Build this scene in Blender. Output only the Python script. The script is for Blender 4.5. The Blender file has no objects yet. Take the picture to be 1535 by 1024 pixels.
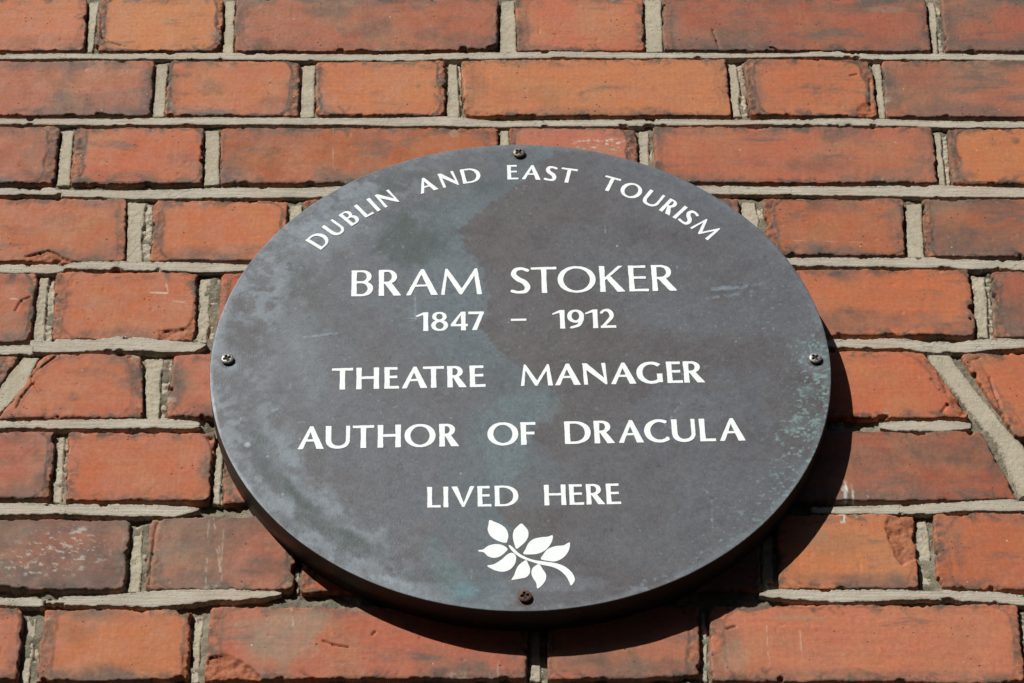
import bpy, math, random
import numpy as np

# ------------------------------------------------------------------ camera, light, exposure
SC = bpy.context.scene
COL = SC.collection
cam_data = bpy.data.cameras.new("camera")
cam = bpy.data.objects.new("camera", cam_data)
COL.objects.link(cam)
cam_data.sensor_width = 36.0
cam_data.lens = 99.965
cam_data.clip_start = 0.05
cam_data.clip_end = 400.0
cam.location = (0.00035, -1.49625, 1.6)
_pitch, _roll, _yaw = 0.7295106, -0.003045, -0.0030552
_cz, _sz, _cp, _sp = math.cos(_yaw), math.sin(_yaw), math.cos(_pitch), math.sin(_pitch)
from mathutils import Matrix, Vector
_f = Vector((-_sz*_cp, _cz*_cp, _sp)); _r = Vector((_cz, _sz, 0)); _u = _r.cross(_f)
_rr = _r*math.cos(_roll) + _u*math.sin(_roll); _uu = _u*math.cos(_roll) - _r*math.sin(_roll)
cam.rotation_mode = 'QUATERNION'
cam.rotation_quaternion = Matrix((_rr, _uu, -_f)).transposed().to_quaternion()
SC.camera = cam

LIGHT = Vector((0.7286, 1.0, -0.9354)).normalized()          # the way the sunlight travels
SUN_EL = math.asin(-LIGHT.z)
SUN_AZ = math.atan2(-LIGHT.x, -LIGHT.y)                      # clockwise from +Y
world = bpy.data.worlds.new("World"); SC.world = world; world.use_nodes = True
wn = world.node_tree
for n in list(wn.nodes): wn.nodes.remove(n)
sky = wn.nodes.new('ShaderNodeTexSky'); sky.sky_type = 'NISHITA'; sky.sun_disc = False
sky.sun_elevation = SUN_EL; sky.sun_rotation = SUN_AZ
bg = wn.nodes.new('ShaderNodeBackground'); bg.inputs['Strength'].default_value = 0.05
wo = wn.nodes.new('ShaderNodeOutputWorld')
wn.links.new(sky.outputs[0], bg.inputs[0]); wn.links.new(bg.outputs[0], wo.inputs[0])
sd = bpy.data.lights.new("sun", 'SUN'); sd.energy = 5.0; sd.angle = math.radians(0.53); sd.color = (1.0, 0.965, 0.91)
sun = bpy.data.objects.new("sun", sd); COL.objects.link(sun)
sun.rotation_mode = 'QUATERNION'; sun.rotation_quaternion = LIGHT.to_track_quat('-Z', 'Y')
sun.location = (-3, -4, 7)
SC.view_settings.view_transform = 'Standard'; SC.view_settings.look = 'None'
SC.view_settings.exposure = 0.10; SC.view_settings.gamma = 1.0; SC.view_settings.use_curve_mapping = False

# ------------------------------------------------------------------ survey of the wall and plaque, in millimetres
ROWS = [[[-540.9,3304.6,-330.3,3303.6,-326.3,3241.2,-535.0,3241.4],[-319.2,3303.5,-222.1,3303.4,-220.5,3240.3,-319.0,3241.2],[-213.1,3303.4,-4.0,3303.2,-5.5,3240.8,-210.6,3239.5],[7.6,3304.0,109.5,3303.9,109.0,3241.5,10.0,3240.8],[124.3,3303.8,334.0,3302.8,331.3,3239.7,123.0,3241.5],[344.6,3302.8,556.4,3302.6,552.2,3239.4,341.8,3240.4]],
[[-484.9,3231.5,-271.0,3230.5,-269.0,3168.6,-479.8,3168.8],[-260.2,3231.2,-157.4,3230.3,-157.0,3168.4,-258.9,3169.3],[-146.5,3229.6,-44.8,3231.0,-45.5,3168.3,-144.4,3169.1],[-33.9,3230.9,171.3,3231.5,172.0,3168.0,-31.8,3168.3],[184.7,3230.7,283.3,3229.8,283.9,3166.4,185.7,3168.7],[291.6,3229.8,508.2,3229.6,503.3,3165.4,290.0,3166.4]],
[[-443.7,3157.1,-336.7,3157.0,-334.8,3095.7,-440.3,3095.8],[-326.0,3156.2,-227.6,3156.1,-224.9,3095.5,-323.0,3096.3],[-215.5,3156.1,-4.9,3155.8,-5.4,3095.3,-212.1,3096.9],[3.1,3155.8,100.1,3155.0,99.7,3095.1,4.5,3095.2],[112.2,3155.7,323.9,3155.4,321.7,3094.8,112.1,3095.1],[334.4,3154.7,446.1,3155.3,442.6,3094.0,332.6,3094.1]],
[[-484.1,3081.2,-280.0,3081.0,-275.3,3016.5,-477.6,3016.8],[-259.7,3079.6,-160.1,3078.7,-159.0,3017.7,-257.0,3017.1],[-149.3,3078.7,-57.6,3078.6,-56.5,3018.2,-147.4,3018.3],[70.6,3079.8,173.2,3079.7,172.3,3020.6,71.6,3020.7],[190.4,3079.0,294.4,3078.9,290.9,3020.4,191.2,3020.5],[308.3,3079.5,410.9,3079.4,407.9,3019.6,304.9,3019.7]],
[[-441.3,3005.4,-337.3,3005.3,-334.7,2938.2,-437.3,2938.3],[-324.0,3006.6,-221.4,3005.8,-219.6,2939.9,-320.4,2940.7],[-205.0,3004.5,-104.4,3005.0,-103.2,2940.4,-203.6,2940.5],[131.6,3007.3,334.9,3007.1,333.6,2943.0,131.6,2943.2],[351.2,3005.7,463.9,3005.6,461.4,2942.2,346.3,2942.3]],
[[-448.7,2926.4,-341.3,2925.6,-361.8,2866.7,-446.7,2866.8],[-325.0,2926.8,-254.6,2925.5,-249.7,2867.1,-350.7,2866.1],[-233.6,2926.1,-144.0,2926.0,-143.0,2867.0,-234.5,2867.1],[118.8,2928.7,294.3,2927.9,321.5,2866.9,118.1,2866.6],[319.5,2926.0,461.5,2927.6,454.0,2849.4,350.6,2849.5]],
[[-407.1,2856.0,-308.6,2855.2,-306.0,2796.1,-403.4,2796.3],[-299.4,2854.6,-198.7,2854.5,-198.7,2794.3,-296.0,2794.4],[-191.9,2854.5,-104.0,2854.3,-102.7,2792.4,-190.1,2792.5],[129.5,2854.0,326.5,2854.9,345.7,2794.0,129.5,2793.2],[364.8,2845.3,476.4,2846.4,472.5,2795.0,378.2,2795.1]],
[[-442.5,2779.8,-250.3,2779.0,-248.7,2720.1,-438.1,2720.4],[-237.4,2780.1,-139.0,2781.6,-138.6,2719.4,-235.9,2719.6],[-134.4,2779.9,-43.4,2779.8,-43.4,2718.7,-134.2,2718.9],[74.9,2781.3,169.1,2781.2,167.6,2719.5,75.4,2719.6],[180.8,2782.3,274.2,2782.7,270.8,2720.4,179.4,2719.5],[286.3,2783.3,394.7,2784.8,390.9,2719.2,283.0,2720.4]],
[[-411.5,2705.2,-313.3,2705.1,-310.8,2648.2,-408.2,2648.4],[-300.3,2705.1,-203.8,2704.4,-201.9,2648.6,-300.1,2647.7],[-191.8,2705.5,15.1,2707.8,13.8,2648.8,-192.1,2648.6],[27.2,2707.3,126.0,2707.7,124.6,2649.6,27.0,2648.7],[132.0,2707.1,334.9,2708.4,332.0,2645.2,131.3,2647.0],[346.1,2707.3,440.5,2707.2,436.9,2644.0,342.0,2644.1]]]
BEDS = [[[[-557.4,3239.2,-556.4,3233.1],[-391.8,3239.0,-391.1,3232.9],[-262.4,3239.2,-261.9,3232.4],[-215.8,3239.5,-215.3,3231.9],[-126.7,3237.9,-126.4,3230.7],[-81.1,3238.2,-80.9,3230.2],[-39.7,3239.7,-39.6,3232.1],[48.4,3241.2,48.3,3233.9],[126.1,3239.5,125.8,3233.0],[177.8,3238.7,177.5,3233.0],[224.5,3238.7,224.2,3234.5],[255.8,3242.1,255.2,3234.4],[286.6,3237.4,286.1,3231.7],[354.0,3238.5,353.2,3230.9],[403.1,3237.3,402.2,3230.1],[566.3,3237.1,565.1,3229.9]]],
[[[-535.1,3166.7,-534.1,3160.5],[-383.3,3166.5,-382.5,3160.3],[-297.2,3166.4,-296.5,3159.1],[-216.3,3167.8,-215.7,3159.7],[-124.0,3166.9,-123.7,3159.6],[-79.4,3166.9,-79.2,3157.4],[-44.0,3168.3,-43.8,3157.3],[-3.4,3163.1,-3.4,3156.6],[47.2,3164.5,47.1,3157.2],[123.2,3165.2,122.9,3157.9],[199.1,3164.3,198.8,3159.2],[249.9,3165.7,249.3,3157.7],[286.8,3165.0,286.1,3157.3],[345.9,3162.7,345.1,3155.4],[394.0,3162.6,393.1,3155.4],[528.2,3162.5,527.0,3155.2]]],
[[[-512.9,3091.7,-511.8,3084.7],[-374.4,3091.5,-373.6,3084.6],[-332.5,3092.2,-331.7,3084.5],[-326.8,3090.1,-326.3,3085.2]],
[[-328.7,3089.4,-328.1,3083.1],[-314.9,3089.4,-314.2,3082.4],[-275.3,3089.3,-274.5,3080.3],[-226.0,3091.3,-225.3,3080.9],[-201.4,3092.7,-200.7,3081.6],[-151.9,3091.9,-151.4,3081.9],[-97.5,3094.0,-97.2,3084.2],[-28.2,3093.9,-28.1,3084.1]],
[[70.9,3093.8,70.7,3084.7],[160.1,3093.6,159.6,3084.6],[204.6,3092.9,204.1,3084.5],[254.1,3092.8,253.4,3083.1],[318.6,3093.8,317.4,3081.6],[358.1,3092.0,356.9,3081.6],[385.3,3091.3,384.0,3081.2],[506.6,3091.1,505.0,3081.0]]],
[[[-500.3,3013.5,-499.0,3005.5],[-365.2,3013.3,-364.3,3005.3],[-326.6,3013.2,-325.7,3004.0],[-317.7,3011.2,-317.2,3005.9]],
[[-319.7,3011.9,-319.3,3007.9],[-314.7,3014.6,-314.1,3008.6],[-293.2,3016.5,-292.4,3007.9],[-254.5,3015.8,-253.7,3006.5],[-220.6,3014.4,-219.9,3005.2],[-186.7,3013.1,-186.3,3006.4],[-124.0,3013.0,-123.7,3006.4]],
[[156.3,3019.3,155.8,3010.6],[207.5,3019.2,207.0,3010.6],[257.8,3018.5,257.1,3009.8],[311.1,3019.1,310.1,3009.1],[335.1,3017.0,334.0,3007.7],[376.1,3016.3,374.9,3006.4],[504.2,3016.1,502.6,3006.2]]],
[[[-487.5,2934.6,-486.2,2926.4],[-355.9,2934.4,-355.0,2926.2],[-334.9,2935.6,-333.8,2925.6],[-331.4,2933.8,-330.7,2927.5]],
[[-335.8,2939.4,-334.6,2928.1],[-323.6,2940.1,-322.4,2928.1],[-295.4,2940.0,-294.3,2928.7],[-272.1,2943.1,-270.9,2929.9],[-243.6,2939.9,-242.7,2928.6],[-219.8,2937.4,-219.2,2928.6],[-214.2,2937.4,-213.8,2931.7],[-209.4,2936.7,-209.3,2934.8]],
[[189.9,2939.4,189.4,2931.8],[229.0,2939.3,228.4,2931.7],[251.2,2939.9,250.4,2930.4],[279.6,2940.5,278.7,2931.7],[298.1,2937.3,297.1,2927.2],[321.7,2937.9,320.4,2926.0],[345.5,2939.8,344.4,2930.3],[366.7,2939.8,365.7,2931.5],[491.7,2939.6,490.3,2931.4]]],
[[[-476.4,2865.7,-475.3,2858.5],[-347.8,2865.5,-347.0,2858.3],[-301.9,2865.7,-301.1,2857.6],[-256.1,2866.9,-255.3,2858.1],[-233.2,2867.4,-232.4,2857.5],[-216.9,2865.3,-216.4,2857.5],[-209.9,2863.5,-209.6,2859.3]],
[[257.5,2862.2,257.2,2858.0],[267.8,2864.0,267.0,2855.0],[295.4,2864.6,294.4,2854.4],[313.7,2863.3,312.9,2855.6],[320.9,2861.5,320.5,2857.9]]],
[[[-464.8,2793.5,-463.1,2783.2],[-339.3,2793.3,-338.1,2783.1],[-294.4,2791.8,-293.5,2782.7],[-249.6,2791.8,-248.7,2781.2],[-222.6,2790.3,-221.9,2781.2],[-209.2,2789.7,-208.8,2785.1],[-205.0,2788.5,-204.9,2786.8]],
[[204.9,2789.1,204.5,2783.4],[217.4,2788.5,217.0,2783.1],[238.6,2789.6,238.0,2783.1],[283.5,2791.0,282.7,2782.4],[310.7,2793.2,309.8,2785.0],[349.0,2795.2,347.8,2785.2],[468.3,2796.7,466.7,2787.0]]],
[[[-452.3,2716.1,-450.9,2707.7],[-330.2,2715.9,-329.2,2707.5],[-303.8,2713.7,-303.0,2705.6],[-300.2,2712.1,-299.7,2707.2]],
[[-301.2,2713.2,-300.6,2707.8],[-286.5,2714.8,-285.8,2708.0],[-256.1,2715.8,-255.3,2706.6],[-230.2,2719.0,-229.2,2706.0],[-204.1,2720.1,-203.3,2708.2],[-178.0,2720.8,-177.3,2710.8],[-151.7,2719.4,-151.4,2714.6],[-146.4,2717.8,-146.3,2716.7]],
[[166.1,2716.8,166.0,2715.2],[171.5,2719.0,171.1,2713.0],[184.7,2720.3,184.1,2712.2],[215.2,2719.4,214.4,2709.4],[276.4,2719.9,275.6,2711.8],[315.6,2718.2,314.6,2709.3],[339.3,2715.5,338.2,2706.5],[454.8,2714.2,453.3,2705.6]]]]
SLANTS = [[[297.4,2925.4,313.8,2925.3],[299.8,2916.6,317.8,2914.1],[307.5,2901.1,325.0,2899.2],[315.9,2883.9,332.6,2883.9],[324.5,2865.7,341.6,2865.7],[332.7,2852.5,348.3,2852.5],[339.3,2834.7,352.9,2845.4],[343.4,2816.0,360.9,2828.8],[346.1,2796.9,366.1,2805.5]],
[[-339.4,2925.0,-327.6,2924.3],[-342.7,2916.9,-330.1,2913.1],[-348.1,2906.9,-333.9,2897.1],[-353.1,2894.6,-341.6,2883.6],[-361.1,2876.4,-349.6,2872.7],[-362.7,2867.3,-353.6,2867.3]]]
LETTERS = [["B",-111.25,60.91,15.3,25.1,1.31],["R",-91.55,61.36,16.1,25.1,1.31],["A",-69.05,61.88,22.5,25.1,1.31],["M",-41.15,62.52,28.9,25.1,1.31],["S",0.85,63.48,14.1,25.1,1.31],["T",17.55,63.86,18.3,25.1,1.31],["O",40.65,64.39,26.9,25.1,1.31],["K",65.9,64.97,17.8,25.1,1.31],["E",84.5,65.39,13.8,25.1,1.31],["R",102.8,65.81,17.6,25.1,1.31],["1",-68.15,27.89,8.5,17.5,1.22],["8",-56.0,28.15,11.8,17.5,1.22],["4",-42.3,28.44,12.0,17.5,1.22],["7",-30.4,28.69,11.0,17.5,1.22],["-",-0.9,37.4,10.8,1.9,1.22],["1",27.35,29.92,8.7,17.5,1.22],["9",39.3,30.17,11.8,17.5,1.22],["1",50.45,30.41,8.7,17.5,1.22],["2",61.9,30.65,10.8,17.5,1.22],["T",-121.95,-26.07,14.5,19.52,1.43],["H",-104.6,-25.63,15.8,19.52,1.43],["E",-88.15,-25.22,10.1,19.52,1.43],["A",-72.45,-24.83,17.5,19.52,1.43],["T",-59.35,-24.5,14.5,19.52,1.43],["R",-43.3,-24.1,13.4,19.52,1.43],["E",-29.2,-23.75,10.8,19.52,1.43],["M",11.45,-22.73,22.1,19.52,1.43],["A",32.75,-22.2,17.7,19.52,1.43],["N",51.5,-21.73,16.8,19.52,1.43],["A",71.1,-21.24,17.6,19.52,1.43],["G",89.2,-20.79,17.8,19.52,1.43],["E",106.45,-20.36,10.7,19.52,1.43],["R",119.9,-20.02,14.4,19.52,1.43],["A",-141.25,-78.93,17.5,19.9,1.39],["U",-123.1,-78.49,16.4,19.9,1.39],["T",-105.85,-78.07,14.5,19.9,1.39],["H",-88.4,-77.65,15.8,19.9,1.39],["O",-67.65,-77.15,20.9,19.9,1.39],["R",-48.0,-76.67,13.4,19.9,1.39],["O",-11.7,-75.79,20.8,19.9,1.39],["F",5.4,-75.38,10.2,19.9,1.39],["D",38.8,-74.57,17.8,19.9,1.39],["R",56.9,-74.13,14.0,19.9,1.39],["A",74.75,-73.7,17.1,19.9,1.39],["C",92.3,-73.27,16.8,19.9,1.39],["U",110.55,-72.83,15.9,19.9,1.39],["L",126.65,-72.44,10.7,19.9,1.39],["A",143.15,-72.04,17.5,19.9,1.39],["L",-57.45,-129.16,8.9,17.4,1.31],["I",-49.55,-128.98,3.1,17.4,1.31],["V",-38.15,-128.72,15.3,17.4,1.31],["E",-24.05,-128.4,9.1,17.4,1.31],["D",-9.35,-128.06,15.7,17.4,1.31],["H",22.85,-127.33,14.5,17.4,1.31],["E",37.05,-127.0,9.7,17.4,1.31],["R",49.7,-126.71,12.4,17.4,1.31],["E",61.6,-126.44,9.6,17.4,1.31]]
ARC = [["D",-53.2,-49.22],["U",-47.99,-44.57],["B",-43.04,-40.07],["L",-38.81,-36.37],["I",-35.44,-34.49],["N",-33.45,-29.42],["A",-23.83,-19.37],["N",-18.34,-14.33],["D",-13.21,-8.89],["E",-2.78,-0.16],["A",0.61,5.12],["S",5.98,8.66],["T",9.46,12.99],["T",19.34,22.92],["O",23.88,28.75],["U",29.78,33.7],["R",34.76,37.89],["I",38.78,39.45],["S",40.27,42.99],["M",43.9,49.58]]
LEAVES = [[[-20.7,-139.8],[-17.4,-141.3],[-13.1,-143.7],[-9.8,-147.3],[-8.4,-152.1],[-8.9,-156.3],[-9.8,-158.6],[-13.1,-158.0],[-16.9,-156.0],[-20.2,-152.7],[-21.9,-147.9],[-21.4,-143.7]],
[[0.3,-142.7],[2.4,-145.0],[4.5,-148.5],[4.7,-152.7],[3.3,-156.9],[-0.0,-161.0],[-3.0,-163.6],[-4.4,-159.8],[-5.4,-153.9],[-4.7,-148.5],[-2.3,-145.0]],
[[20.4,-152.5],[20.7,-155.1],[19.2,-159.8],[15.9,-164.6],[11.2,-167.5],[5.6,-168.3],[1.4,-167.7],[2.8,-164.0],[4.7,-159.2],[8.0,-155.7],[13.2,-154.1],[17.4,-153.7]],
[[31.9,-158.7],[31.6,-162.8],[29.9,-167.5],[26.6,-171.6],[21.9,-174.0],[16.7,-173.4],[12.8,-172.0],[14.5,-168.1],[17.3,-164.0],[22.0,-161.6],[27.6,-160.8],[30.5,-158.9]],
[[-27.8,-164.7],[-24.8,-164.1],[-21.6,-161.2],[-17.3,-159.8],[-12.7,-160.4],[-8.9,-163.6],[-10.8,-166.9],[-14.1,-170.0],[-17.8,-171.0],[-21.5,-169.8],[-24.4,-166.5],[-27.6,-165.7]],
[[-22.0,-177.4],[-17.8,-176.2],[-13.1,-172.7],[-9.4,-168.6],[-6.6,-166.9],[-4.2,-168.1],[-3.3,-171.6],[-4.3,-176.3],[-7.1,-180.3],[-11.3,-182.3],[-15.9,-181.7],[-19.6,-179.7]],
[[3.2,-173.0],[4.6,-176.3],[5.7,-179.8],[5.3,-183.9],[3.1,-186.8],[-0.6,-187.9],[-4.3,-188.7],[-6.4,-188.8],[-4.8,-185.6],[-3.6,-181.5],[-1.9,-177.4],[0.9,-174.5]],
[[11.7,-176.3],[13.9,-180.4],[15.9,-184.4],[15.8,-188.5],[14.2,-192.0],[11.9,-194.9],[10.2,-195.7],[9.6,-191.4],[7.8,-187.9],[6.6,-183.9],[7.2,-179.8],[9.2,-177.5]],
[[-8.0,-160.4],[-5.6,-162.2],[-1.9,-166.9],[2.8,-170.4],[8.3,-172.8],[15.8,-174.2],[23.2,-175.7],[28.8,-178.6],[32.9,-183.3],[34.6,-188.0],[34.0,-190.8],[32.0,-193.5],[30.9,-190.3],[28.7,-185.6],[24.6,-181.0],[19.5,-178.3],[12.0,-176.3],[4.6,-173.4],[-1.0,-170.4],[-5.2,-166.3],[-7.8,-162.2]]]
SCREWS = [[0.0,203.9],[-202.3,1.0],[204.1,1.1],[2.3,-203.1]]
# ------------------------------------------------------------------ numeric helpers
def _hash(ix, iy, seed):
    h = (ix.astype(np.int64)*374761393 + iy.astype(np.int64)*668265263 + int(seed)*2246822519) & 0xFFFFFFFF
    h = ((h ^ (h >> 13))*1274126177) & 0xFFFFFFFF
    h = ((h ^ (h >> 16))*2654435761) & 0xFFFFFFFF
    h = h ^ (h >> 15)
    return h/4294967295.0*2 - 1
def noise(x, y, s, seed=0):
    x = np.asarray(x, float)/s; y = np.asarray(y, float)/s
    ix = np.floor(x); iy = np.floor(y); fx = x-ix; fy = y-iy
    fx = fx*fx*fx*(fx*(fx*6-15)+10); fy = fy*fy*fy*(fy*(fy*6-15)+10)
    a = _hash(ix, iy, seed); b = _hash(ix+1, iy, seed); c = _hash(ix, iy+1, seed); d = _hash(ix+1, iy+1, seed)
    return (a*(1-fx)+b*fx)*(1-fy) + (c*(1-fx)+d*fx)*fy
def fbm(x, y, s, seed=0, octv=4, g=.5):
    t = 0; a = 1; n = 0
    for k in range(octv):
        t = t + a*noise(x, y, s, seed+k*17); n += a; a *= g; s *= .5
    return t/n*1.5
def sstep(a, b, x):
    t = np.clip((x-a)/(b-a), 0, 1); return t*t*(3-2*t)
def lin(c):
    return tuple(((v/255)/12.92 if v/255 <= .04045 else ((v/255+.055)/1.055)**2.4) for v in c)

def mesh_np(name, verts, faces, attrs=None, smooth=True, cols=None):
    me = bpy.data.meshes.new(name)
    verts = np.asarray(verts, np.float32); n = len(verts)
    me.vertices.add(n); me.vertices.foreach_set('co', verts.ravel())
    tot = []; 
    fl = [np.asarray(f, np.int32) for f in faces if len(f)]
    counts = np.concatenate([np.full(len(f), f.shape[1], np.int32) for f in fl])
    loops = np.concatenate([f.ravel() for f in fl])
    me.loops.add(len(loops)); me.loops.foreach_set('vertex_index', loops)
    me.polygons.add(len(counts))
    st = np.zeros(len(counts), np.int32); st[1:] = np.cumsum(counts)[:-1]
    me.polygons.foreach_set('loop_start', st)
    me.polygons.foreach_set('loop_total', counts)
    me.polygons.foreach_set('use_smooth', np.full(len(counts), smooth, bool))
    me.update(calc_edges=True); me.validate()
    for k, v in (attrs or {}).items():
        a = me.attributes.new(k, 'FLOAT', 'POINT'); a.data.foreach_set('value', np.asarray(v, np.float32).ravel())
    if cols is not None:
        a = me.attributes.new('paint', 'FLOAT_COLOR', 'POINT')
        c4 = np.ones((n, 4), np.float32); c4[:, :3] = cols; a.data.foreach_set('color', c4.ravel())
    return me
def link(name, me, mat, parent=None, loc=None):
    o = bpy.data.objects.new(name, me); COL.objects.link(o)
    if mat: me.materials.clear(); me.materials.append(mat)
    if loc is not None: o.location = loc
    if parent: o.parent = parent
    return o
def empty(name, loc, label, cat):
    o = bpy.data.objects.new(name, None); COL.objects.link(o); o.location = loc; o.empty_display_size = .05
    o['label'] = label; o['category'] = cat
    return o

# ------------------------------------------------------------------ node helpers
class NT:
    def __init__(s, name):
        s.m = bpy.data.materials.new(name); s.m.use_nodes = True; s.t = s.m.node_tree
        s.bsdf = s.t.nodes['Principled BSDF']; s.out = s.t.nodes['Material Output']
    def new(s, t, **kw):
        n = s.t.nodes.new(t)
        for k, v in kw.items(): setattr(n, k, v)
        return n
    def put(s, sock, v):
        if v is None: return
        if isinstance(v, bpy.types.NodeSocket): s.t.links.new(v, sock)
        elif isinstance(v, (tuple, list)) and len(v) == 3 and sock.type == 'RGBA': sock.default_value = (*v, 1)
        else: sock.default_value = v
    def math(s, op, a, b=None, c=None, clamp=False):
        n = s.new('ShaderNodeMath', operation=op, use_clamp=clamp)
        s.put(n.inputs[0], a); s.put(n.inputs[1], b); s.put(n.inputs[2], c); return n.outputs[0]
    def ramp(s, v, a, b, lo=0., hi=1.):
        n = s.new('ShaderNodeMapRange', interpolation_type='SMOOTHSTEP')
        s.put(n.inputs[0], v); s.put(n.inputs[1], a); s.put(n.inputs[2], b); s.put(n.inputs[3], lo); s.put(n.inputs[4], hi)
        return n.outputs[0]
    def mix(s, f, a, b, mode='MIX'):
        n = s.new('ShaderNodeMix', data_type='RGBA', blend_type=mode)
        s.put(n.inputs[0], f); s.put(n.inputs[6], a); s.put(n.inputs[7], b); return n.outputs[2]
    def pos(s, scale=(1, 1, 1), loc=(0, 0, 0)):
        g = s.new('ShaderNodeNewGeometry'); mp = s.new('ShaderNodeMapping')
        s.t.links.new(g.outputs['Position'], mp.inputs[0]); mp.inputs['Scale'].default_value = scale; mp.inputs['Location'].default_value = loc
        return mp.outputs[0]
    def noise(s, vec, scale, detail=4, rough=.55, dist=0.):
        n = s.new('ShaderNodeTexNoise'); s.put(n.inputs['Vector'], vec); n.inputs['Scale'].default_value = scale
        n.inputs['Detail'].default_value = detail; n.inputs['Roughness'].default_value = rough; n.inputs['Distortion'].default_value = dist
        return n.outputs[0]
    def voro(s, vec, scale, rnd=1.):
        n = s.new('ShaderNodeTexVoronoi'); s.put(n.inputs['Vector'], vec); n.inputs['Scale'].default_value = scale
        return n.outputs['Distance']
    def attr(s, name):
        n = s.new('ShaderNodeAttribute'); n.attribute_name = name; return n.outputs['Fac']
    def bump(s, h, dist, strength=1., prev=None):
        n = s.new('ShaderNodeBump'); s.put(n.inputs['Height'], h); n.inputs['Distance'].default_value = dist
        n.inputs['Strength'].default_value = strength; s.put(n.inputs['Normal'], prev); return n.outputs[0]
    def done(s, col, rough, normal=None, spec=.5, metal=0.):
        s.put(s.bsdf.inputs['Base Color'], col); s.put(s.bsdf.inputs['Roughness'], rough)
        s.put(s.bsdf.inputs['Normal'], normal); s.put(s.bsdf.inputs['Specular IOR Level'], spec); s.put(s.bsdf.inputs['Metallic'], metal)
        return s.m

ALB = 1/1.12
def alb(c): return tuple(v*ALB for v in lin(c))

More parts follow.
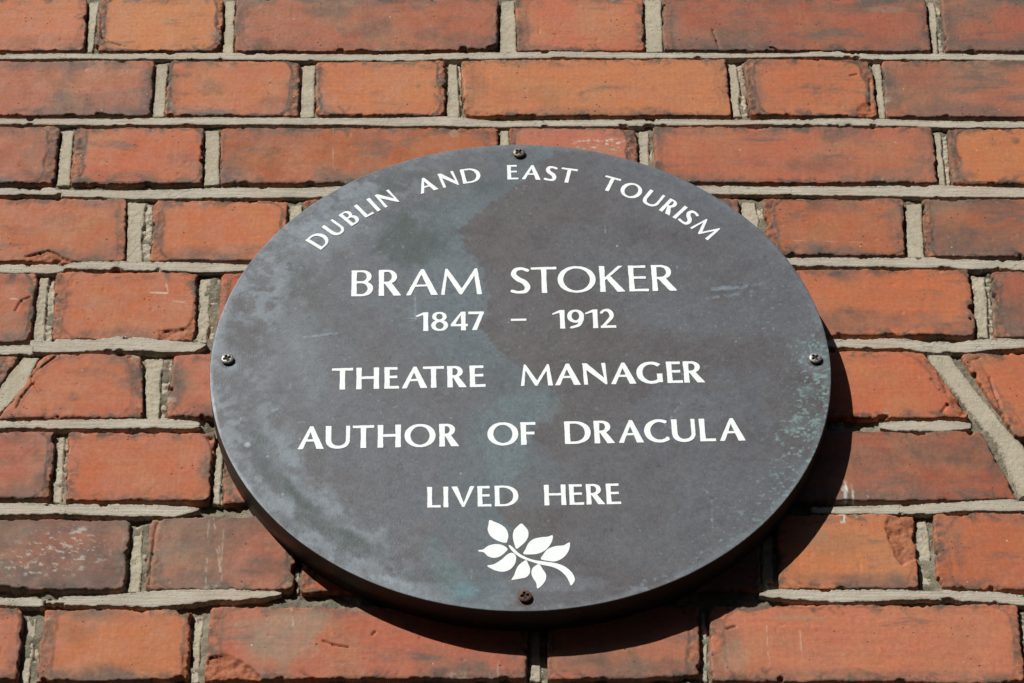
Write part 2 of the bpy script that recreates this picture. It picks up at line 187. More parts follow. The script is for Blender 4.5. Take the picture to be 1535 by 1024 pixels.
def brick_material():
    N = NT('fired_brick'); P = N.pos()
    info = N.new('ShaderNodeObjectInfo'); core = info.outputs['Color']; burn = info.outputs['Alpha']
    e = N.attr('edge'); ew = N.attr('rimd'); spall = N.attr('spall'); white = N.attr('white'); grey = N.attr('grey')
    n_big = N.noise(P, 17, 5, .6, .6)
    n_mid = N.noise(N.pos(loc=(3, 1, 7)), 55, 6, .65, .4)
    n_fine = N.noise(N.pos(loc=(5, 5, 1)), 330, 4, .7)
    n_grit = N.noise(P, 1500, 2, .7)
    streak = N.noise(N.pos((9, 9, 260)), 1, 5, .7, .3)
    streak2 = N.noise(N.pos((40, 40, 900)), 1, 3, .7)
    vstreak = N.noise(N.pos((420, 40, 14)), 1, 4, .6)
    # hue drift
    c = N.mix(N.ramp(n_mid, .35, .7), N.mix(.35, core, (.34, .10, .052)), core)
    c = N.mix(N.ramp(n_big, .45, .68, 0, .30), c, (.50, .215, .085))
    # reduced, purple brown zones
    thr = N.math('SUBTRACT', .77, N.math('MULTIPLY', burn, .43))
    b = N.math('ADD', N.math('ADD', N.math('MULTIPLY', n_big, .55), N.math('MULTIPLY', n_mid, .28)), N.math('MULTIPLY', streak, .20))
    b = N.math('ADD', b, N.math('MULTIPLY', N.ramp(e, 0.020, 0.0), N.ramp(N.noise(N.pos(loc=(6, 1, 9)), 14, 3), .35, .65, .03, .20)))
    b = N.math('ADD', b, N.math('MULTIPLY', N.attr('tone'), .16))
    m = N.ramp(b, N.math('SUBTRACT', thr, .05), N.math('ADD', thr, .17), 0, .80)
    c = N.mix(m, c, N.mix(n_mid, (.20, .088, .068), (.125, .08, .072)))
    # warm, raw rim outside the pressed face
    ring = N.attr('ring')
    rim = N.math('MULTIPLY', N.ramp(ew, .0062, .0048), ring)
    c = N.mix(N.math('MULTIPLY', rim, .80), c, N.mix(n_fine, (.25, .062, .034), (.47, .15, .068)))
    line = N.math('MULTIPLY', N.ramp(N.math('ABSOLUTE', N.math('SUBTRACT', ew, .0058)), .0019, .0004), N.ramp(N.noise(N.pos(loc=(9, 2, 2)), 34, 3), .34, .46))
    line = N.math('MULTIPLY', line, N.math('ADD', ring, .15, clamp=True))
    c = N.mix(N.math('MULTIPLY', line, .8), c, (.085, .045, .035))
    rc_ = N.math('MULTIPLY', rim, N.ramp(N.noise(N.pos(loc=(3, 8, 8)), 75, 6, .72, .6), .47, .56))
    c = N.mix(N.math('MULTIPLY', rc_, .82), c, N.mix(n_fine, (.05, .033, .028), (.16, .075, .055)))
    # dark crust at the arrises and patches of soot
    crust = N.math('MULTIPLY', N.ramp(e, .011, .002), N.ramp(N.noise(N.pos(loc=(1, 8, 4)), 60, 6, .7, .5), .49, .60))
    c = N.mix(N.math('MULTIPLY', crust, .8), c, (.075, .055, .045))
    soot = N.ramp(N.math('ADD', N.noise(N.pos((18, 18, 55), (4, 4, 4)), 1, 6, .7, .4), N.math('MULTIPLY', burn, .18)), .61, .77, 0, .68)
    c = N.mix(soot, c, (.11, .08, .075))
    c = N.mix(N.math('MULTIPLY', N.attr('smut'), N.ramp(n_mid, .3, .62, .35, .85)), c, (.115, .072, .062))
    # spalled raw clay, limey whites, grey film
    c = N.mix(spall, c, N.mix(n_mid, (.24, .05, .028), (.50, .15, .065)))
    c = N.mix(N.math('MULTIPLY', grey, N.ramp(n_mid, .25, .75, .4, .9)), c, (.30, .22, .165))
    c = N.mix(N.ramp(n_fine, .62, .78, 0, .16), c, (.60, .45, .36))
    film = N.math('MULTIPLY', N.ramp(e, .010, .0), N.ramp(N.noise(N.pos(loc=(7, 7, 3)), 45, 5, .7), .60, .70, 0, .7))
    c = N.mix(film, c, (.36, .30, .24))
    dust = N.ramp(N.math('ADD', N.noise(N.pos(loc=(11, 3, 5)), 12, 6, .68, .4), N.math('MULTIPLY', n_fine, .15)), .50, .80, 0, .20)
    c = N.mix(dust, c, (.43, .26, .175))
    # value texture
    c = N.mix(.6, c, N.mix(streak, (.72, .70, .70), (1.24, 1.24, 1.24)), 'MULTIPLY')
    c = N.mix(.45, c, N.mix(vstreak, (.75, .75, .75), (1.22, 1.22, 1.22)), 'MULTIPLY')
    c = N.mix(.8, c, N.mix(n_fine, (.62, .6, .6), (1.35, 1.35, 1.35)), 'MULTIPLY')
    # pits and pale specks
    pv = N.math('ADD', N.voro(P, 210), N.math('MULTIPLY', n_fine, .2))
    pit = N.math('MULTIPLY', N.ramp(pv, .27, .19), N.ramp(N.noise(N.pos(loc=(2, 6, 6)), 42, 3), .53, .64))
    c = N.mix(N.math('MULTIPLY', pit, .85), c, (.04, .022, .018))
    speck = N.math('MULTIPLY', N.ramp(N.voro(N.pos(loc=(3, 3, 3)), 150), .12, .07), N.ramp(N.noise(N.pos(loc=(2, 9, 6)), 60, 2), .6, .68))
    c = N.mix(N.math('MULTIPLY', speck, .6), c, (.7, .55, .45))
    c = N.mix(white, c, (.80, .76, .74))
    c = N.mix(1.0, c, (.87, 1.03, .95), 'MULTIPLY')
    h = N.math('ADD', N.math('MULTIPLY', n_fine, .8), N.math('MULTIPLY', n_grit, .35))
    h = N.math('ADD', h, N.math('MULTIPLY', N.math('ADD', streak2, vstreak), .32))
    h = N.math('SUBTRACT', h, N.math('MULTIPLY', pit, 1.4))
    h = N.math('ADD', h, N.math('MULTIPLY', N.math('MULTIPLY', N.math('ADD', spall, rim), n_fine), 1.5))
    nrm = N.bump(h, .00032, .8)
    return N.done(c, N.ramp(n_mid, .3, .7, .62, .85), nrm, .35)

def mortar_material(name, ca, cb, rough_amt, dirt):
    N = NT(name); P = N.pos()
    a = N.noise(P, 40, 6, .65, .3); f = N.noise(N.pos(loc=(3, 3, 3)), 420, 4, .7); g = N.noise(P, 1400, 2, .6)
    tr = N.noise(N.pos((25, 25, 600)), 1, 4, .65)
    tt = N.math('MULTIPLY', tr, N.attr('trowel'))
    e = N.attr('edge')
    c = N.mix(N.ramp(a, .3, .7), ca, cb)
    c = N.mix(N.math('MULTIPLY', N.ramp(e, .0026, .0), N.ramp(f, .4, .62, 0, dirt)), c, (.10, .088, .065))
    c = N.mix(N.ramp(N.noise(N.pos(loc=(7, 1, 1)), 26, 5, .7), .56, .74, 0, .55), c, (.30, .265, .20))
    c = N.mix(N.ramp(N.noise(N.pos(loc=(9, 4, 4)), 14, 4, .6), .5, .7, 0, .5), c, (.46, .36, .275))
    c = N.mix(N.ramp(N.noise(N.pos(loc=(2, 4, 8)), 75, 6, .75, .5), .60, .72, 0, .55), c, (.19, .165, .125))
    ve = N.new('ShaderNodeTexVoronoi', feature='DISTANCE_TO_EDGE'); N.put(ve.inputs['Vector'], N.mix(.05, P, N.noise(P, 60, 3))); ve.inputs['Scale'].default_value = 22
    crk = N.math('MULTIPLY', N.ramp(ve.outputs['Distance'], .022, .008), N.ramp(N.noise(N.pos(loc=(4, 1, 6)), 9, 2), .54, .62))
    c = N.mix(N.math('MULTIPLY', crk, .12), c, (.07, .06, .045))
    c = N.mix(.5, c, N.mix(f, (.55, .54, .53), (1.42, 1.42, 1.42)), 'MULTIPLY')
    pit = N.ramp(N.voro(P, 330), .16, .10)
    pit = N.math('MULTIPLY', pit, N.ramp(N.noise(N.pos(loc=(5, 2, 1)), 70, 2), .55, .65))
    c = N.mix(N.math('MULTIPLY', pit, .8), c, (.06, .05, .04))
    spk = N.math('MULTIPLY', N.ramp(N.voro(N.pos(loc=(1, 4, 1)), 260), .10, .06), N.ramp(N.noise(N.pos(loc=(5, 9, 1)), 90, 2), .6, .66))
    c = N.mix(spk, c, (.85, .82, .78))
    h = N.math('ADD', N.math('MULTIPLY', f, rough_amt), N.math('MULTIPLY', g, .4))
    h = N.math('ADD', h, N.math('MULTIPLY', tt, .9)); h = N.math('SUBTRACT', N.math('SUBTRACT', h, pit), N.math('MULTIPLY', crk, .3))
    return N.done(c, .9, N.bump(h, .0007, .85), .2)

M_BRICK = brick_material()
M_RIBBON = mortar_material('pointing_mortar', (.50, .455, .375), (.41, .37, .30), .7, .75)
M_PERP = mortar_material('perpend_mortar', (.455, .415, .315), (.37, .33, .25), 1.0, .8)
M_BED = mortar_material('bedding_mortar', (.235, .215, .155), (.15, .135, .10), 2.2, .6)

# ------------------------------------------------------------------ slabs (bricks and mortar pieces) from four corners
def slab(quad, step, prof, seed, depth, back=.03):
    """quad: TL TR BR BL as x,z in metres. prof(x,z,e,s) -> height towards the viewer and attributes."""
    q = np.array(quad, float).reshape(4, 2)
    L = max(np.hypot(*(q[1]-q[0])), np.hypot(*(q[2]-q[3]))); Hh = max(np.hypot(*(q[3]-q[0])), np.hypot(*(q[2]-q[1])))
    nu = max(3, int(L/step)+1); nv = max(3, int(Hh/step)+1)
    u, v = np.meshgrid(np.linspace(0, 1, nu), np.linspace(0, 1, nv))
    X = (q[0, 0]*(1-u)+q[1, 0]*u)*(1-v)+(q[3, 0]*(1-u)+q[2, 0]*u)*v
    Z = (q[0, 1]*(1-u)+q[1, 1]*u)*(1-v)+(q[3, 1]*(1-u)+q[2, 1]*u)*v
    def dist(a, b):
        d = (b-a)/np.hypot(*(b-a)); return np.abs((X-a[0])*d[1]-(Z-a[1])*d[0])
    dt, dr, db, dl = dist(q[0], q[1]), dist(q[1], q[2]), dist(q[2], q[3]), dist(q[3], q[0])
    Y, attrs = prof(X, Z, dt, dr, db, dl)
    nV = nu*nv
    co = np.stack([X.ravel(), Y.ravel(), Z.ravel()], 1)
    idx = np.arange(nV).reshape(nv, nu)
    # v runs downwards (TL first): order so that the normal faces -Y
    quads = np.stack([idx[:-1, :-1], idx[1:, :-1], idx[1:, 1:], idx[:-1, 1:]], -1).reshape(-1, 4)
    ring = np.concatenate([idx[0, :], idx[1:, -1], idx[-1, -2::-1], idx[-2:0:-1, 0]])
    rb = co[ring].copy(); rb[:, 1] = back
    co = np.vstack([co, rb]); nr = len(ring); bi = nV+np.arange(nr)
    r2 = np.roll(ring, -1); b2 = np.roll(bi, -1)
    side = np.stack([ring, r2, b2, bi], -1)
    cen = co.mean(0); cen[1] = 0
    attrs = {k: np.concatenate([np.broadcast_to(a, X.shape).ravel(), np.full(nr, 0. if k != 'edge' else 0.)]) for k, a in attrs.items()}
    # back cap as one polygon fan
    co = np.vstack([co, [[cen[0], back, cen[2]]]]); cc = len(co)-1
    cap = np.stack([bi, b2, np.full(nr, cc)], -1)
    attrs = {k: np.append(a, 0.) for k, a in attrs.items()}
    loc = (cen[0], 0, cen[2]); co = co-np.array(loc)
    return co, [quads, side, cap], attrs, loc

def rrdist(dt, dr, db, dl, rc):
    dx = np.minimum(dl, dr); dz = np.minimum(dt, db)
    e = np.minimum(dx, dz); m = (dx < rc) & (dz < rc)
    e = np.where(m, rc-np.hypot(rc-dx, rc-dz), e)
    return e

def seg_mask(X, Z, ax, az, bx, bz, w):
    d = np.array([bx-ax, bz-az]); t = np.clip(((X-ax)*d[0]+(Z-az)*d[1])/(d@d), 0, 1)
    return sstep(w, w*.3, np.hypot(X-ax-t*d[0], Z-az-t*d[1]))

def poly_sd(X, Z, P):
    P = np.asarray(P, float); inside = np.zeros(X.shape, bool); dm = np.full(X.shape, 1e9); n = len(P)
    for i in range(n):
        a, b = P[i], P[(i+1) % n]; d = b-a
        t = np.clip(((X-a[0])*d[0]+(Z-a[1])*d[1])/max(d@d, 1e-18), 0, 1)
        dm = np.minimum(dm, np.hypot(X-a[0]-t*d[0], Z-a[1]-t*d[1]))
        c = ((a[1] > Z) != (b[1] > Z)) & (X < (b[0]-a[0])*(Z-a[1])/(b[1]-a[1]+1e-18)+a[0])
        inside ^= c
    return np.where(inside, -dm, dm)

def brick_profile(seed, opts):
    rnd = random.Random(seed)
    r0 = rnd.uniform(.0011, .0020); off = rnd.uniform(-.0008, .0006) + opts.get('off', 0)
    tx = rnd.uniform(-.004, .004); tz = rnd.uniform(-.008, .008); rc = rnd.uniform(.0022, .0052)
    ql, qr, qz, rcc = rnd.uniform(.001, .011), rnd.uniform(.001, .009), rnd.uniform(-.001, .0022), rnd.uniform(.008, .015); rnd_ring = rnd.choice([1., .8, .6, .25])
    def prof(X, Z, dt, dr, db, dl):
        e = rrdist(dt, dr, db, dl, rc)
        e = e + .0011*fbm(X, Z, .014, seed, 4) + .0005*fbm(X, Z, .003, seed+5, 2)
        ch = fbm(X, Z, .011, seed+9, 3)                      # bites out of the arris
        e = e - np.maximum(0, ch-.50)*.007*np.where(np.minimum(dt, db) < .012, .8, .8) - .0009*np.maximum(0, fbm(X, Z, .005, seed+12, 3)-.1)
        mar = {}
        for k, (px, pz, pr) in enumerate(opts.get('bites', [])):
            e = np.minimum(e, np.hypot(X-px, Z-pz)-pr+.0012*fbm(X, Z, .008, seed+40+k, 3))
        cx, cz = X.mean(), Z.mean()
        r = r0*(1+.5*noise(X, Z, .02, seed+3))
        q = np.clip(1-e/r, 0, 1)
        h = -r*.85*(1-np.sqrt(np.clip(1-q*q, 0, 1))) 
        h = np.where(e < 0, -np.minimum(.011, r*.85+(-e)*9), h)
        # worn outer band beyond the pressed face, stronger at the ends
        endw = np.minimum(dl, dr)
        rd = rrdist(dt-qz, dr-qr, db-qz*1.3, dl-ql, rcc) + .0017*fbm(X, Z, .020, seed+21, 4) + .0009*fbm(X, Z, .005, seed+22, 3) + .006
        head = 1. if (X.max()-X.min()) < .14 else .35
        head = head*opts.get('ring', rnd_ring)
        rimm = sstep(.0062, .0050, rd)*head
        h = h - rimm*(.00035 + .0006*fbm(X, Z, .0035, seed+30, 3))
        h = h + .00045*fbm(X, Z, .06, seed+50, 3) + .00005*fbm(X, Z, .004, seed+51, 3)
        h = h + .00004*fbm(X*.12, Z, .004, seed+52, 3)
        pits = noise(X, Z, .0045, seed+60); gate = noise(X, Z, .03, seed+61)
        h = h - .0003*sstep(.78, .97, pits)*sstep(.0, .5, gate)
        ga = random.Random(seed+5); a1 = ga.uniform(0, 6.28); hw = (X.max()-X.min())/2; hh_ = (Z.max()-Z.min())/2
        tone = ga.uniform(.25, .9)*((X-cx)/hw*math.cos(a1)*.7 - (Z-cz)/hh_*abs(math.sin(a1)))*.5 + .35*fbm(X, Z, .05, seed+33, 3)
        spall = np.zeros(X.shape); white = np.zeros(X.shape); grey = np.zeros(X.shape)
        for P in opts.get('spalls', []):
            d = poly_sd(X, Z, np.array(P[1])/1000.) + .0014*fbm(X, Z, .012, seed+70, 4)
            s = sstep(.0004, -.0012, d); spall = np.maximum(spall, s)
            h = h - s*(P[0]/1000. + .0011*fbm(X, Z, .006, seed+71, 4))
        for P in opts.get('cracks', []):
            pts = np.array(P)/1000.; wob = .0006*fbm(X, Z, .01, seed+80, 3)
            for a, b in zip(pts[:-1], pts[1:]):
                s = seg_mask(X+wob, Z+wob, a[0], a[1], b[0], b[1], .0012); h = h - s*.0013
        for (ax, az, bx, bz, w, st) in opts.get('scratch', []):
            s = seg_mask(X+.0004*noise(X, Z, .006, 3), Z, ax/1000, az/1000, bx/1000, bz/1000, w/1000)
            white = np.maximum(white, s*st*.6*sstep(-.5, .3, noise(X, Z, .004, seed+81)))
        for (px, pz, rx, rz, st) in opts.get('lime', []):
            d = np.hypot((X-px/1000)/(rx/1000), (Z-pz/1000)/(rz/1000))
            n = fbm(X, Z*2.0, .0045 if st < .8 else .006, seed+90, 4, .7)
            white = np.maximum(white, st*sstep(1.0, .5, d)*sstep(.28, .6, n) if st < .8 else st*sstep(1.0, .4, d)*sstep(.0, .4, fbm(X*1.6, Z*.5, .006, seed+91, 4)))
        for (px, pz, rx, rz, st) in opts.get('film', []):
            d = np.hypot((X-px/1000)/(rx/1000), (Z-pz/1000)/(rz/1000)) + .35*fbm(X, Z, .03, seed+95, 4)
            grey = np.maximum(grey, st*sstep(1.0, .6, d))
        smut = np.zeros(X.shape)
        for (px, pz, sx_, sz_, st) in opts.get('smut', []):
            d = np.hypot((X-px/1000)/(sx_/1000), (Z-pz/1000)/(sz_/1000)) + .55*fbm(X, Z, .016, seed+97, 5, .6)
            smut = np.maximum(smut, st*sstep(1.25, .35, d))
        h = h + off + (X-cx)*tx + (Z-cz)*tz
        return -h, {'edge': np.maximum(e, 0), 'rimd': rd, 'ring': np.full(X.shape, head), 'spall': spall, 'white': white, 'grey': grey, 'tone': tone, 'smut': smut}
    return prof

def mortar_profile(seed, depth, amp, edge_r, tear, trowel, ledge=2.):
    def prof(X, Z, dt, dr, db, dl):
        tl = dl/(dl+dr+1e-9)+.10*fbm(X, Z, .02, seed+11, 3); low = sstep(ledge-.03, ledge+.03, tl)
        e = rrdist(dt, dr, db, dl, .0015) + tear*fbm(X, Z, .012, seed, 4) + tear*.5*fbm(X, Z, .0025, seed+5, 2)
        q = np.clip(1-e/edge_r, 0, 1)
        h = -edge_r*(1-np.sqrt(np.clip(1-q*q, 0, 1)))
        h = np.where(e < 0, -np.minimum(.010, edge_r+(-e)*8), h)
        h = h + amp*fbm(X, Z, .02, seed+7, 4) + amp*.35*fbm(X, Z, .003, seed+8, 3) - low*(.0019+.0011*fbm(X, Z, .004, seed+9, 4))
        return depth-h, {'edge': np.maximum(e, 0), 'trowel': np.full(X.shape, trowel)}
    return prof

# ------------------------------------------------------------------ the brick wall
wall = empty('brick_wall', (0, 0.03, 0), 'old orange red brick wall with pale raised pointing behind the round plaque', 'wall')
def child(name, me, mat, loc):
    o = link(name, me, mat, wall); o.location = (loc[0], loc[1]-.03, loc[2]); return o

K = [  # screen tone of each brick's face, and how much of it is fired dark
[(203,114,82,.30),(208,122,78,.25),(176,94,70,.55),(200,104,76,.28),(172,84,62,.62),(172,88,70,.62)],
[(180,102,80,.48),(200,110,78,.35),(204,112,72,.32),(206,118,76,.26),(198,106,70,.38),(180,98,74,.56)],
[(180,96,74,.50),(196,100,68,.42),(182,88,46,.45),(198,104,84,.25),(188,98,72,.45),(202,112,72,.26)],
[(190,100,68,.34),(202,108,70,.30),(190,95,60,.30),(184,88,60,.4),(184,94,60,.52),(166,90,66,.60)],
[(184,96,66,.42),(196,104,70,.34),(200,84,42,.10),(204,106,68,.40),(176,92,70,.58)],
[(144,84,68,.55),(194,102,72,.36),(190,98,76,.45),(204,102,68,.25),(200,104,68,.28)],
[(178,92,72,.50),(196,102,70,.28),(198,98,72,.25),(164,82,62,.55),(190,98,62,.4)],
[(154,88,74,.74),(172,96,76,.62),(196,88,54,.25),(150,76,60,.5),(206,114,74,.28),(196,100,66,.36)],
[(192,106,80,.34),(202,110,70,.34),(192,98,74,.42),(184,102,80,.48),(204,112,84,.28),(196,100,70,.4)],
]
